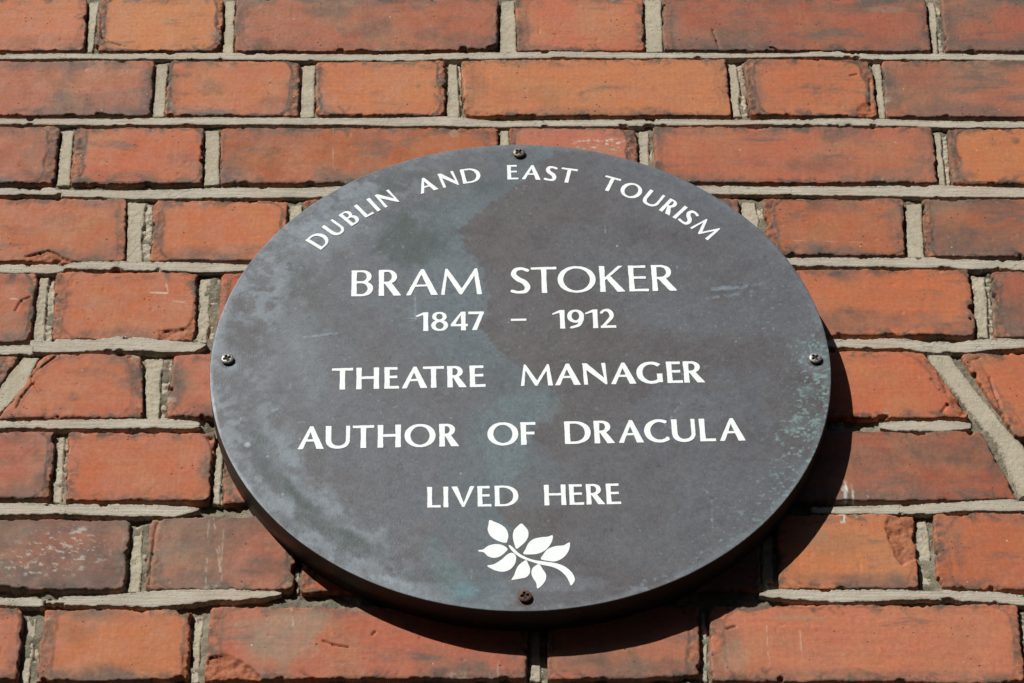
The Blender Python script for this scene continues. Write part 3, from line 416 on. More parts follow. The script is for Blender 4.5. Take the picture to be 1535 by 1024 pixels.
OPT = {(7, 4): {'spalls': [(1.7, [[256.1, 2785.0], [276.2, 2785.0], [271.8, 2744.6], [261.5, 2738.0], [257.0, 2746.3], [254.6, 2759.1], [253.0, 2770.3]])], 'lime': [(225.2, 2779.4, 4.5, 5.7, 0.9)], 'scratch': [(222.3, 2782.2, 226.7, 2775.4, 1.2, 0.9)], 'film': [(203.3, 2765.9, 13.3, 9.0, 0.35)], 'ring': 0.2, 'smut': [(224.7, 2729.2, 43.9, 5.0, 0.6), (218.4, 2760.2, 22.1, 11.3, 0.3), (257.5, 2728.1, 7.9, 6.6, 0.9)]}, (8, 2): {'spalls': [(1.5, [[-190.8, 2666.2], [-179.0, 2669.9], [-166.6, 2662.5], [-155.7, 2652.1], [-152.7, 2642.8], [-194.3, 2642.9]])], 'film': [(-145.1, 2676.6, 36.6, 27.7, 0.85), (-92.4, 2708.5, 13.1, 8.7, 0.6)], 'cracks': [[[-117.6, 2677.7], [-110.7, 2675.5], [-101.1, 2673.4]], [[-85.9, 2682.9], [-84.3, 2685.5]]], 'scratch': [(-139.1, 2703.8, -137.6, 2689.9, 0.7, 0.5), (-4.5, 2663.3, -4.5, 2645.7, 0.6, 0.6)], 'smut': [(-184.3, 2684.6, 7.8, 21.4, 0.4), (-50.3, 2666.0, 38.5, 9.4, 0.35), (-7.5, 2689.7, 25.9, 6.4, 0.4)]}, (3, 0): {'cracks': [[[-347.8, 3021.2], [-337.6, 3025.2], [-331.1, 3027.9], [-322.8, 3022.5]]], 'spalls': [(1.2, [[-351.1, 3015.9], [-342.3, 3023.9], [-329.0, 3026.6], [-318.6, 3019.9], [-307.5, 3014.5]])], 'smut': [(-326.4, 3057.7, 14.7, 8.2, 0.35), (-289.6, 3030.5, 14.5, 13.5, 0.4)]}, (4, 0): {'cracks': [[[-349.4, 2967.5], [-345.8, 2977.9], [-339.6, 2981.7]]], 'bites': [(-0.3329, 2.9381999999999997, 0.0045)], 'scratch': [(-355.6, 2979.8, -344.0, 2978.5, 1.2, 0.45)], 'smut': [(-344.2, 2997.4, 7.7, 5.3, 0.6), (-349.3, 2958.5, 14.2, 7.7, 0.4)]}, (4, 1): {'spalls': [(1.0, [[-245.8, 2949.5], [-234.1, 2952.0], [-226.7, 2953.3], [-221.4, 2964.8], [-215.3, 2939.3], [-243.4, 2938.0]])], 'scratch': [(-254.0, 2986.2, -242.5, 2985.5, 1.1, 0.7), (-243.2, 2994.7, -241.6, 2986.8, 1.1, 0.6), (-237.1, 2977.7, -228.4, 2976.4, 0.9, 0.4)], 'cracks': [[[-315.4, 2942.6], [-321.1, 2952.1], [-319.3, 2961.7]]], 'ring': 0.5, 'smut': [(-222.7, 2990.7, 3.8, 13.1, 0.7), (-277.1, 2945.7, 28.3, 5.1, 0.4), (-312.1, 2984.3, 2.4, 3.3, 0.9)]}, (5, 1): {'cracks': [[[-323.0, 2890.9], [-331.3, 2906.9], [-315.4, 2924.3]], [[-338.0, 2876.3], [-335.1, 2887.3], [-327.8, 2900.7]]], 'spalls': [(1.3, [[-348.2, 2868.5], [-339.4, 2880.0], [-336.8, 2889.7], [-324.8, 2915.6], [-322.1, 2925.6], [-336.3, 2926.9]])], 'smut': [(-262.7, 2900.7, 7.4, 8.6, 0.6), (-299.4, 2886.6, 3.7, 4.3, 0.6), (-283.0, 2908.1, 28.0, 5.0, 0.35)]}, (5, 3): {'spalls': [(0.9, [[296.8, 2924.7], [300.7, 2916.6], [306.1, 2887.6], [314.4, 2869.4], [320.1, 2871.8], [302.9, 2919.7]])], 'cracks': [[[297.4, 2902.3], [302.0, 2892.5], [304.4, 2888.8]], [[301.7, 2871.8], [306.2, 2879.1], [309.5, 2875.4]]]}, (5, 4): {'cracks': [[[338.5, 2903.5], [341.7, 2882.7], [344.8, 2865.7]]], 'spalls': [(0.9, [[319.4, 2916.6], [334.2, 2922.8], [339.1, 2924.7], [326.4, 2916.6], [327.9, 2899.8]])]}, (6, 1): {'bites': [(-0.1951, 2.7937, 0.006)], 'spalls': [(1.4, [[-198.9, 2850.3], [-209.2, 2853.3], [-203.1, 2844.4], [-197.1, 2823.8]])], 'ring': 0.1, 'smut': [(-203.0, 2829.6, 5.5, 23.7, 0.4)]}, (6, 3): {'lime': [(229.6, 2799.9, 4.5, 12.8, 1.0), (233.4, 2797.1, 2.7, 8.0, 0.9)], 'scratch': [(229.0, 2810.3, 229.0, 2793.1, 1.6, 0.8), (233.8, 2808.0, 234.0, 2794.2, 1.0, 0.8), (244.6, 2802.8, 244.5, 2796.5, 0.7, 0.5)], 'film': [], 'smut': [(306.1, 2834.8, 40.9, 15.4, 0.8), (246.4, 2829.0, 27.3, 11.8, 0.6), (332.0, 2823.0, 9.1, 17.6, 0.6)]}, (7, 0): {'lime': [(-294.6, 2751.0, 39.7, 25.2, 0.32), (-315.7, 2741.6, 22.0, 16.6, 0.3), (-287.4, 2766.6, 17.8, 9.0, 0.3)]}, (7, 1): {'scratch': [(-198.1, 2778.9, -196.4, 2722.2, 0.6, 0.4), (-195.0, 2778.9, -187.5, 2733.1, 0.7, 0.42), (-187.4, 2772.1, -187.4, 2744.2, 0.5, 0.25), (-189.4, 2755.3, -186.1, 2724.4, 0.5, 0.3)], 'film': [(-218.6, 2749.7, 12.3, 12.3, 0.35)], 'cracks': [[[-232.2, 2775.5], [-233.6, 2749.8], [-233.3, 2724.5]]], 'smut': [(-206.7, 2755.3, 26.6, 12.3, 0.55), (-157.1, 2738.6, 26.4, 14.4, 0.5), (-189.7, 2766.5, 31.1, 5.6, 0.4)]}, (8, 4): {'film': [(146.8, 2665.7, 12.8, 15.8, 0.5), (191.8, 2697.4, 26.0, 4.2, 0.5)], 'scratch': [(169.3, 2690.5, 169.4, 2657.8, 0.5, 0.3), (190.6, 2686.7, 190.4, 2670.9, 0.7, 0.3), (271.9, 2674.4, 275.2, 2673.4, 1.4, 0.8)], 'cracks': [[[143.7, 2688.4], [148.9, 2690.0]]], 'smut': [(146.5, 2676.2, 9.4, 19.1, 0.6), (139.5, 2692.1, 5.2, 5.3, 0.7), (231.3, 2652.6, 85.3, 4.1, 0.5)]}, (8, 1): {'bites': [(-0.1998, 2.6481, 0.005)], 'spalls': [(1.2, [[-206.8, 2668.9], [-200.6, 2671.5], [-198.7, 2645.5], [-207.3, 2646.0]])], 'ring': 0.5, 'smut': [(-275.1, 2687.4, 12.9, 9.6, 0.4), (-258.8, 2651.3, 34.1, 6.2, 0.6), (-295.0, 2679.5, 2.2, 26.7, 0.6)]}, (1, 1): {'cracks': [], 'ring': 0.9, 'smut': [(-227.7, 3201.8, 9.2, 11.2, 0.55), (-245.0, 3213.8, 3.6, 3.8, 0.5), (-181.6, 3181.7, 20.4, 8.9, 0.5)]}, (1, 4): {'spalls': [(0.9, [[271.5, 3181.1], [287.1, 3184.8], [285.1, 3162.8], [265.1, 3165.7]])], 'cracks': [[[265.8, 3211.7], [271.1, 3213.2]], [[281.0, 3208.7], [279.0, 3173.8]]], 'ring': 0.8, 'smut': [(275.7, 3171.6, 15.3, 6.6, 0.9), (239.2, 3192.3, 8.2, 10.4, 0.4), (186.9, 3216.3, 4.1, 9.1, 0.7)]}, (0, 4): {'cracks': [[[162.5, 3264.5], [165.1, 3252.9], [166.3, 3245.2]]], 'film': [(301.5, 3288.6, 23.7, 6.3, 0.5)], 'smut': [(280.5, 3288.6, 63.1, 7.1, 0.6), (184.5, 3264.5, 31.3, 10.9, 0.45), (303.5, 3252.8, 31.2, 7.7, 0.35)]}, (2, 2): {'scratch': [(-129.6, 3154.5, -127.8, 3095.4, 0.45, 0.28)], 'film': [(-38.2, 3148.6, 4.0, 4.4, 0.9)], 'smut': [(-18.5, 3145.0, 10.0, 7.2, 0.9), (-169.1, 3138.0, 45.2, 11.5, 0.4), (-197.7, 3113.1, 19.9, 9.9, 0.4)]}, (2, 3): {'lime': [(71.9, 3137.7, 25.1, 10.1, 0.45)], 'film': [(66.7, 3130.5, 25.1, 7.2, 0.4)], 'smut': [(96.3, 3148.5, 4.1, 14.5, 0.8)]}, (3, 4): {'scratch': [(205.8, 3035.9, 261.5, 3033.9, 0.4, 0.2)], 'ring': 0.8, 'smut': [(237.5, 3069.3, 34.4, 6.9, 0.6), (215.0, 3028.5, 19.4, 5.4, 0.5), (283.1, 3056.9, 4.9, 20.6, 0.7)]}, (2, 5): {'film': [], 'ring': 0.9, 'smut': [(336.0, 3141.0, 4.0, 18.8, 0.8), (339.6, 3103.9, 9.9, 6.4, 0.7), (384.8, 3140.9, 3.0, 2.9, 0.8)]}, (0, 1): {'cracks': [[[-317.4, 3284.6], [-314.3, 3257.3], [-309.1, 3251.9], [-298.3, 3247.3]]], 'ring': 1, 'smut': [(-226.3, 3257.2, 5.2, 14.0, 0.7), (-224.0, 3284.5, 3.2, 11.0, 0.5)]}, (3, 1): {'ring': 0.6, 'smut': [(-206.8, 3025.1, 43.6, 8.0, 0.5)]}, (1, 2): {'ring': 1, 'smut': [(-66.4, 3201.6, 3.6, 3.7, 0.8), (-99.5, 3194.2, 8.2, 2.9, 0.4)]}, (5, 2): {'ring': 0.2, 'smut': [(-226.6, 2901.8, 4.2, 21.1, 0.6)]}, (2, 1): {'ring': 1, 'smut': [(-242.2, 3121.6, 11.0, 11.4, 0.5), (-318.0, 3131.0, 4.0, 24.5, 0.8), (-230.1, 3148.9, 4.5, 8.7, 0.8), (-276.7, 3104.7, 34.8, 5.6, 0.4)]}, (0, 0): {'ring': 0.5, 'smut': [(-362.1, 3252.0, 41.5, 9.3, 0.45)]}, (0, 5): {'ring': 0.2, 'smut': [(359.3, 3287.8, 23.7, 9.4, 0.6), (350.2, 3251.2, 9.3, 6.1, 0.6)]}, (7, 5): {'ring': 0.3, 'smut': [(300.2, 2754.5, 4.5, 28.2, 0.55), (303.3, 2725.8, 30.7, 5.5, 0.6)]}, (0, 2): {'smut': [(-145.3, 3286.0, 21.0, 9.4, 0.8), (-102.6, 3264.8, 20.8, 14.1, 0.7), (-60.8, 3260.9, 15.6, 12.4, 0.6), (-29.5, 3253.1, 26.0, 10.9, 0.6), (-185.3, 3249.5, 26.0, 7.7, 0.5)]}, (4, 3): {'smut': [(252.8, 2959.0, 56.9, 10.3, 0.75), (299.6, 2952.6, 28.4, 6.3, 0.6)]}, (1, 3): {'smut': [(-22.9, 3203.8, 10.2, 19.5, 0.4), (22.1, 3192.5, 25.5, 13.5, 0.25)]}, (1, 5): {'smut': [(293.8, 3214.7, 4.1, 18.2, 0.8), (296.6, 3177.4, 11.2, 5.2, 0.7), (340.4, 3207.1, 41.0, 15.1, 0.5)]}, (3, 5): {'smut': [(337.2, 3036.5, 34.0, 16.2, 0.7), (365.5, 3070.5, 29.5, 6.9, 0.5)]}, (8, 3): {'smut': [(103.6, 2657.9, 25.6, 7.3, 0.5), (61.0, 2663.2, 34.2, 6.3, 0.4)]}, (4, 4): {'smut': [(362.2, 2960.8, 23.7, 22.0, 0.75)]}, (2, 4): {'smut': [(117.4, 3144.8, 4.5, 10.2, 0.7), (230.8, 3112.5, 39.9, 10.0, 0.5), (315.5, 3137.4, 7.1, 18.8, 0.5)]}, (6, 0): {'smut': [(-318.3, 2847.5, 22.8, 7.2, 0.5)]}, (1, 0): {'smut': [(-309.1, 3185.5, 40.7, 10.4, 0.5), (-369.3, 3223.0, 20.6, 7.6, 0.4)]}, (2, 0): {'smut': [(-361.1, 3104.8, 29.8, 7.1, 0.4), (-339.6, 3127.4, 3.0, 21.6, 0.7)]}}

random.seed(4)
STEP = .0008
ri = 0
for r, row in enumerate(ROWS):
    for i, q in enumerate(row):
        qm = np.array(q)/1000.
        seed = 100*r+i*7+11
        o = OPT.get((r, i), {})
        co, fc, at, loc = slab(qm, STEP, brick_profile(seed, o), seed, 0)
        me = mesh_np('brick', co, fc, at)
        ob = child('brick', me, M_BRICK, loc)
        c = K[r][i]; a = alb(c[:3]); ob.color = (a[0], a[1], a[2], c[3])

# bed joints: strips of raised pointing whose upper and lower edges were read off as x, top, x, bottom
def strip(seg, seed, depth=.0015, rag=1.):
    S = np.array(seg)/1000.
    x0, x1 = S[0, 0], S[-1, 0]
    n = int((x1-x0)/STEP)+1; xs = np.linspace(x0, x1, n)
    top = np.interp(xs, S[:, 0], S[:, 1]); bot = np.interp(xs, S[:, 2], S[:, 3])
    nv = max(6, int(np.max(top-bot)/(STEP*.8))+1)
    v = np.linspace(0, 1, nv)[:, None]
    X = np.repeat(xs[None], nv, 0); Z = top[None]*(1-v)+bot[None]*v
    wid = (top-bot)[None]
    dt = v*wid; db = (1-v)*wid; dl = X-x0; dr = x1-X
    e = np.minimum(np.minimum(dt, db), np.minimum(dl, dr)) + rag*(.00042*fbm(X, Z, .016, seed, 5, .6) + .00022*fbm(X, Z, .0028, seed+2, 2))
    e = e - np.maximum(0, fbm(X, Z, .01, seed+4, 3)-.5)*.004
    er = .0006
    qq = np.clip(1-e/er, 0, 1); h = -er*(1-np.sqrt(1-qq*qq)); h = np.where(e < 0, -np.minimum(.006, er+(-e)*8), h)
    h = h + .0004*fbm(X, Z, .05, seed+7, 3) + .00010*fbm(X*.2, Z, .003, seed+8, 3) + (dt-db)*-.03
    Y = depth-h
    co = np.stack([X.ravel(), Y.ravel(), Z.ravel()], 1); nV = len(co); nu = n
    idx = np.arange(nV).reshape(nv, nu)
    quads = np.stack([idx[:-1, :-1], idx[1:, :-1], idx[1:, 1:], idx[:-1, 1:]], -1).reshape(-1, 4)
    ring = np.concatenate([idx[0, :], idx[1:, -1], idx[-1, -2::-1], idx[-2:0:-1, 0]])
    rb = co[ring].copy(); rb[:, 1] = .02; co = np.vstack([co, rb]); nr = len(ring); bi = nV+np.arange(nr)
    r2 = np.roll(ring, -1); b2 = np.roll(bi, -1)
    side = np.stack([ring, r2, b2, bi], -1)
    at = {'edge': np.append(np.maximum(e, 0).ravel(), np.zeros(nr)), 'trowel': np.append(np.full(nV, 1.), np.zeros(nr))}
    cen = co.mean(0); loc = (cen[0], 0, cen[2]); co = co-np.array(loc)
    return mesh_np('bed_joint', co, [quads, side], at), loc
for b, segs in enumerate(BEDS):
    for k, s in enumerate(segs):
        me, loc = strip(s, 900+b*13+k, .0011 if b < 3 else .0002, 1. if b < 3 else 2.1)
        child('bed_joint', me, M_RIBBON, loc)
# pointing of the courses just above and below
for k, (z0, z1) in enumerate([(3.3176, 3.3104), (2.6378, 2.6295)]):
    me, loc = strip([[-520, z0*1000, -520, z1*1000], [520, z0*1000+1, 520, z1*1000+1]], 1200+k)
    child('bed_joint', me, M_RIBBON, loc)

# perpends between neighbouring bricks of one course
rng = random.Random(9)
for r, row in enumerate(ROWS):
    for i in range(len(row)-1):
        A = np.array(row[i]).reshape(4, 2)/1000.; B = np.array(row[i+1]).reshape(4, 2)/1000.
        gap = B[0, 0]-A[1, 0]; tg = rng.uniform(.0010, .0042)
        if gap > .05 or (r == 5 and i in (0, 3)) or (r, i) == (6, 3): continue
        q = np.array([[A[1, 0]+.0012, A[1, 1]-tg], [B[0, 0]-.0001, B[0, 1]-tg*.7], [B[3, 0]-.0001, B[3, 1]+.0004], [A[2, 0]+.0012, A[2, 1]+.0004]])
        if (r, i) == (6, 2): continue
        seed = 2000+r*20+i
        deep = .0045 if r > 6 else .0028
        dp = deep+rng.uniform(-.0004, .0008)
        co, fc, at, loc = slab(q, .0007, mortar_profile(seed, dp, .00035 if r < 4 else .0008, .0009, .0007 if r < 4 else .0011, .25, rng.uniform(.5, .8) if r > 3 or rng.random() < .3 else 2.), seed, 0, .02)
        child('perpend_joint', mesh_np('perpend_joint', co, fc, at), M_PERP, loc)
# the two raking joints beside the cut bricks
for k, S in enumerate(SLANTS):
    S = np.array(S)/1000.; m = 60
    t = np.linspace(0, len(S)-1, 130); ii = np.minimum(t.astype(int), len(S)-2); f = (t-ii)[:, None]
    row = S[ii]*(1-f)+S[ii+1]*f
    nu = 22; u = np.linspace(0, 1, nu)[None, :]
    X = row[:, 0:1]*(1-u)+row[:, 2:3]*u; Z = row[:, 1:2]*(1-u)+row[:, 3:4]*u
    wid = np.hypot(row[:, 2]-row[:, 0], row[:, 3]-row[:, 1])[:, None]*.8
    e = np.minimum(u*wid, (1-u)*wid) + .0006*fbm(X, Z, .012, 55+k, 4) + .0003*fbm(X, Z, .003, 56, 2)
    er = .0006; qq = np.clip(1-e/er, 0, 1); h = -er*(1-np.sqrt(1-qq*qq)); h = np.where(e < 0, -np.minimum(.006, er+(-e)*8), h)
    h = h + .0005*fbm(X, Z, .02, 58, 4)
    Y = (.0016 if k == 0 else .0022)-h
    nv = X.shape[0]; co = np.stack([X.ravel(), Y.ravel(), Z.ravel()], 1); nV = len(co)
    idx = np.arange(nV).reshape(nv, nu)
    quads = np.stack([idx[:-1, :-1], idx[1:, :-1], idx[1:, 1:], idx[:-1, 1:]], -1).reshape(-1, 4)
    ring = np.concatenate([idx[0, :], idx[1:, -1], idx[-1, -2::-1], idx[-2:0:-1, 0]])
    rb = co[ring].copy(); rb[:, 1] = .02; co = np.vstack([co, rb]); nr = len(ring); bi = nV+np.arange(nr)
    side = np.stack([ring, np.roll(ring, -1), np.roll(bi, -1), bi], -1)
    at = {'edge': np.append(np.maximum(e, 0).ravel(), np.zeros(nr)), 'trowel': np.append(np.full(nV, .3), np.zeros(nr))}
    cen = co.mean(0); loc = (cen[0], 0, cen[2])
    ob = child('raking_joint', mesh_np('raking_joint', co-np.array(loc), [quads, side], at), M_PERP, loc)

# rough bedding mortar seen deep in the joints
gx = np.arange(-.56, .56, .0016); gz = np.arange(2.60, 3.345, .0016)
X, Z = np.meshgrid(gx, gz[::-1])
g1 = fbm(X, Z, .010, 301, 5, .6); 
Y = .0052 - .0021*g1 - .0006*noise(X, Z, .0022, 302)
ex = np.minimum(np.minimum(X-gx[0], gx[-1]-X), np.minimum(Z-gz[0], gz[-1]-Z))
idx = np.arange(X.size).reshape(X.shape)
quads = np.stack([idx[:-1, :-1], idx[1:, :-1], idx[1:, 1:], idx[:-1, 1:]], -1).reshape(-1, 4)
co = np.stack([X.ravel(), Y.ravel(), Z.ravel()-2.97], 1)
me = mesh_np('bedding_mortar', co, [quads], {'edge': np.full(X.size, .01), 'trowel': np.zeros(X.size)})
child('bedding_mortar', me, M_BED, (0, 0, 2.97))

# the wall beyond the picture: backing and plain bricks (one mass)
def boxes(name, bs, mat, parent_y=0):
    rt = np.random.RandomState(5); tone_ = np.repeat(rt.uniform(-.9, 1.6, len(bs)), 8)
    V = []; F = []
    for (x0, x1, y0, y1, z0, z1) in bs:
        n = len(V); V += [(x0, y0, z0), (x1, y0, z0), (x1, y1, z0), (x0, y1, z0), (x0, y0, z1), (x1, y0, z1), (x1, y1, z1), (x0, y1, z1)]
        F += [(n, n+1, n+5, n+4), (n+1, n+2, n+6, n+5), (n+2, n+3, n+7, n+6), (n+3, n, n+4, n+7), (n+4, n+5, n+6, n+7), (n+3, n+2, n+1, n)]
    V = np.array(V); nv = len(V)
    return mesh_np(name, V, [np.array(F)], {'edge': np.full(nv, .02), 'rimd': np.full(nv, .02), 'ring': np.zeros(nv), 'spall': np.zeros(nv), 'white': np.zeros(nv), 'grey': np.zeros(nv), 'trowel': np.ones(nv), 'tone': tone_, 'smut': np.zeros(nv)}, smooth=False)
me = boxes('wall_core', [(-.55, .55, .012, .24, 2.605, 3.34), (-3.6, -.55, .0025, .24, 0, 4.95), (.55, 3.6, .0025, .24, 0, 4.95), (-.55, .55, .0025, .24, 0, 2.605), (-.55, .55, .0025, .24, 3.34, 4.95)], M_RIBBON)
child('wall_core', me, M_RIBBON, (0, 0, 0))
rs = random.Random(2); bs = []; TOPZ = 3.2364
course = -17
zc = TOPZ + .075*22
k = 0
while zc > .12:
    zt = zc - .0055; zb = zc - .0695
    idx_row = round((TOPZ+.075-zc)/.075)
    lo, hi = None, None
    if 0 <= idx_row < len(ROWS):
        lo = ROWS[idx_row][0][0]/1000-.011; hi = ROWS[idx_row][-1][2]/1000+.011
    if lo is None:
        x = -3.6+rs.uniform(0, .1); j = k
        while x < 3.5:
            w = .215 if j % 2 == 0 else .103
            d = rs.uniform(-.0006, .0008); bs.append((x, x+w, d, .03, zb, zt)); x += w+.011; j += 1
    else:
        x = hi; j = k
        while x < 3.5:
            w = .215 if j % 2 == 0 else .103
            d = rs.uniform(-.0006, .0008); bs.append((x, x+w, d, .03, zb, zt)); x += w+.011; j += 1
        x = lo
        while x > -3.5:
            w = .215 if j % 2 == 0 else .103
            d = rs.uniform(-.0006, .0008); bs.append((x-w, x, d, .03, zb, zt)); x -= w+.011; j += 1
    zc -= .075; k += 1
sb = child('brickwork', boxes('brickwork', bs, M_BRICK), M_BRICK, (0, 0, 0))
sb['kind'] = 'stuff'; a = alb((196, 102, 70)); sb.color = (*a, .45)

# ------------------------------------------------------------------ the plaque
R0, PX, PZ, T = .21420, .010435, 2.900052, .021877
def plaque_radius(th): return R0+.00018*np.cos(th)+.0001*np.sin(th)+.00012*np.cos(2*th)
plaque = empty('round_plaque', (PX, 0, PZ), 'round dark bronze plaque with white painted lettering and leaf sprig on the brick wall', 'plaque')

def paint(x, z):
    """patina on the bronze face; x, z in millimetres from the centre"""
    sx, sz = x, z
    n1 = fbm(sx, sz, 42, 401, 5, .55); n2 = fbm(sx, sz, 14, 402, 5, .6); n3 = fbm(sx, sz, 4, 403, 3, .6); n4 = fbm(sx+40*n1*.3, sz, 80, 404, 4)
    fine = fbm(sx, sz, 1.8, 405, 2, .7)
    base = np.array(lin((99, 94, 96))); blue = np.array(lin((116, 126, 134))); pale = np.array(lin((146, 156, 164)))
    green = np.array(lin((72, 84, 82))); brown = np.array(lin((88, 81, 82))); verd = np.array(lin((150, 182, 174)))
    c = np.broadcast_to(base, x.shape+(3,)).copy()
    def mixin(col, m):
        nonlocal c
        m = np.clip(m, 0, 1)[..., None]; c = c*(1-m)+col*m
    def blob(px, pz, rx, rz, ang=0, soft=.45, warp=.35, ns=None):
        a = math.radians(ang); dx, dz = sx-px, sz-pz
        u = dx*math.cos(a)+dz*math.sin(a); v = -dx*math.sin(a)+dz*math.cos(a)
        d = np.hypot(u/rx, v/rz)+warp*(ns if ns is not None else n2)
        return sstep(1+soft, 1-soft, d)
    mixin(brown, .45*sstep(-.1, .5, n1))
    mixin(blue, .30*sstep(-.2, .5, n4))
    # the cooler left-hand third with a ragged tide line down the middle
    tide = np.interp(sz, [-215, -150, -120, -95, -60, -30, -22, -8, 10, 30, 60, 90, 110, 125, 140, 160, 185, 215],
                         [-10, -8, -12, 2, 12, 22, 20, 2, -18, -26, -20, -28, -40, -44, -36, -14, 12, 30]) + 5*n2 + 2*n3
    left = sstep(1.5, -1.5, sx-tide)
    mixin(blue, left*(.16+.28*sstep(-.5, .6, n1)))
    band = left*sstep(-70, -10, sx-tide+14*n1)
    mixin(np.array(lin((104, 122, 128))), band*.52)
    mixin(np.array(lin((112, 130, 134))), .55*blob(8, -42, 22, 13, 0, .2)+.45*blob(-14, -70, 18, 32, 10)+.3*blob(5, -105, 26, 22))
    # dark green soot patch, upper left
    mixin(green, .9*blob(-76, 118, 26, 24, 20, .5, .45)); mixin(green, .5*blob(-112, 158, 34, 9, 33, .6, .4)); mixin(green, .35*blob(-20, 170, 16, 7, 10))
    # pale bloom along the left edge
    rr = np.hypot(sx, sz)
    th = np.degrees(np.arctan2(sz, sx))
    edge = sstep(150, 212, rr+14*n2)
    ml = sstep(95, 130, np.abs(th))
    mixin(pale, .62*edge*ml*sstep(-.45, .4, n2+.4*n3))
    mixin(pale, .5*blob(-172, 70, 14, 62, -14, .6, .6)*sstep(-.3, .3, n2)); mixin(pale, .4*blob(-148, 118, 40, 16, 45, .6, .5))
    mixin(green, .8*blob(-158, 62, 12, 34, 12, .55, .7)*sstep(-.5, .3, n3+.5*n2)); mixin(brown, .5*blob(-150, 40, 8, 26, 5, .5, .7)); mixin(brown, .5*blob(-196, 20, 14, 22, 0))
    mixin(pale, .38*blob(-150, 10, 13, 40, 10, .6, .6))
    # curved wash lower left
    for rad, wd, col, amt in ((192, 7, green, .8), (181, 7, pale, .55), (203, 4, pale, .45)):
        m = np.exp(-((rr+6*n2-rad)/wd)**2)*sstep(-158, -150, th)*sstep(-112, -128, th)
        m2 = np.exp(-((rr+6*n2-rad)/wd)**2)*sstep(-172, -150, th)*sstep(-112, -126, th)
        mixin(col, 1.15*amt*m2*(.6+.5*sstep(-.4, .4, n2)))
    # marks near the lower rim
    mixin(np.array(lin((168, 182, 186))), .55*blob(-84, -190, 20, 4, -18, .6, .7)*sstep(-.1, .4, n3+.3*n2)); mixin(pale, .4*blob(-70, -196, 26, 7, -14))
    mixin(np.array(lin((110, 150, 158))), .65*blob(-37, -198, 6, 5, 0, .6, .5)); mixin(np.array(lin((100, 135, 138))), .4*blob(-48, -182, 9, 22, 24, .6, .6))
    mixin(green, .4*blob(-66, -186, 13, 6, 0)); mixin(pale, .55*blob(90, -190, 22, 4, 20, .6, .6)*sstep(-.2, .4, n3+n2))
    mixin(pale, .25*blob(20, -192, 30, 6)); mixin(pale, .3*sstep(208, 213, rr+3*n2))
    # cool film, lower right and right of the text
    mixin(np.array(lin((112, 120, 128))), .55*blob(120, -40, 52, 26, 8, .7, .6)+.25*blob(90, -100, 70, 40)); mixin(blue, .35*blob(130, 40, 50, 18)); 
    mixin(np.array(lin((112, 118, 126))), .5*sstep(150, 205, rr)*sstep(-10, 15, th)*sstep(95, 60, th))
    # two wiped smears
    for (ax, az, bx, bz, w) in ((138, 68, 158, 73, 3.0), (142, 68, 172, 73, 2.6), (132, 59, 166, 66, 2.0)):
        m = seg_mask(sx+1.5*n3, sz+1.2*n3, ax, az, bx, bz, w)
        mixin(np.array(lin((134, 152, 162))), .6*m*sstep(-.5, .4, n3))
    for (ax, az, bx, bz, w) in ((-150, 22, -128, 26, 1.5), (-74, 66, -73, 38, .8), (-79, 40, -66, 40, .7), (96, -62, 110, -38, .7), (126, -150, 126, -122, .6), (-4, -82, -3, -74, .9), (62, 130, 62, 123, .9)):
        mixin(np.array(lin((160, 178, 190))), .5*seg_mask(sx+.5*n3, sz, ax, az, bx, bz, w)*sstep(-.6, .2, n3))
    # verdigris: flecks crowding the right-hand rim
    tr_ = sstep(180, 207, sx/np.maximum(np.cos(np.radians(np.clip(th, -75, 75))), .2)*0 + rr)
    ang_ = sstep(-62, -30, th)*sstep(14, -2, th)
    dens = 1.05*tr_*ang_*(.45+.55*sstep(-30, -8, th)) + .28*blob(182, -62, 20, 10, 0, .6, .5) + .05*blob(165, 0, 40, 80)
    f1 = noise(sx, sz, 1.9, 411)*.65+noise(sx, sz, 1.1, 412)*.35
    mixin(verd, sstep(.61, .74, f1+.30*dens)*np.clip(dens*1.8, 0, 1)*.75)
    mixin(verd, sstep(.70, .84, fbm(sx, sz, 3.4, 431, 2)+.16*dens)*np.clip(dens*1.8, 0, 1)*.55)
    mixin(np.array(lin((120, 142, 142))), .38*dens*sstep(-.3, .5, n2))
    mixin(np.array(lin((112, 166, 142))), .7*blob(201, -50, 4, 16)*sstep(.2, .6, f1))
    for k_, (px, pz) in enumerate(SCREWS):
        dd = np.hypot(sx-px, sz-pz+1.2)
        mixin(np.array(lin((60, 52, 48))), .55*sstep(7.2, 4.2, dd+.8*n3))
        if k_ in (1, 2): mixin(pale, .35*sstep(15, 6, dd+3*n2)*sstep(4.5, 6.5, dd))
        if k_ == 3: mixin(np.array(lin((96, 66, 50))), .45*sstep(9, 4, dd+1.5*n3)); mixin(pale, .3*blob(px-14, pz, 9, 6)); mixin(np.array(lin((88, 62, 50))), .3*blob(px+1, pz-9, 2.2, 7, 0, .6, .5))
    # general speckle
    sp = noise(sx, sz, 1.9, 420); gate = sstep(-.1, .6, noise(sx, sz, 40, 421))
    mixin(np.array(lin((168, 182, 192))), .5*sstep(.83, .96, sp)*gate)
    mixin(np.array(lin((120, 150, 140))), .4*sstep(.8, .95, noise(sx, sz, 2.6, 423))*sstep(0, .6, noise(sx, sz, 60, 424)))
    mixin(np.array(lin((66, 62, 60))), .45*sstep(.70, .92, noise(sx, sz, 2.2, 422))*sstep(-.3, .5, n1))
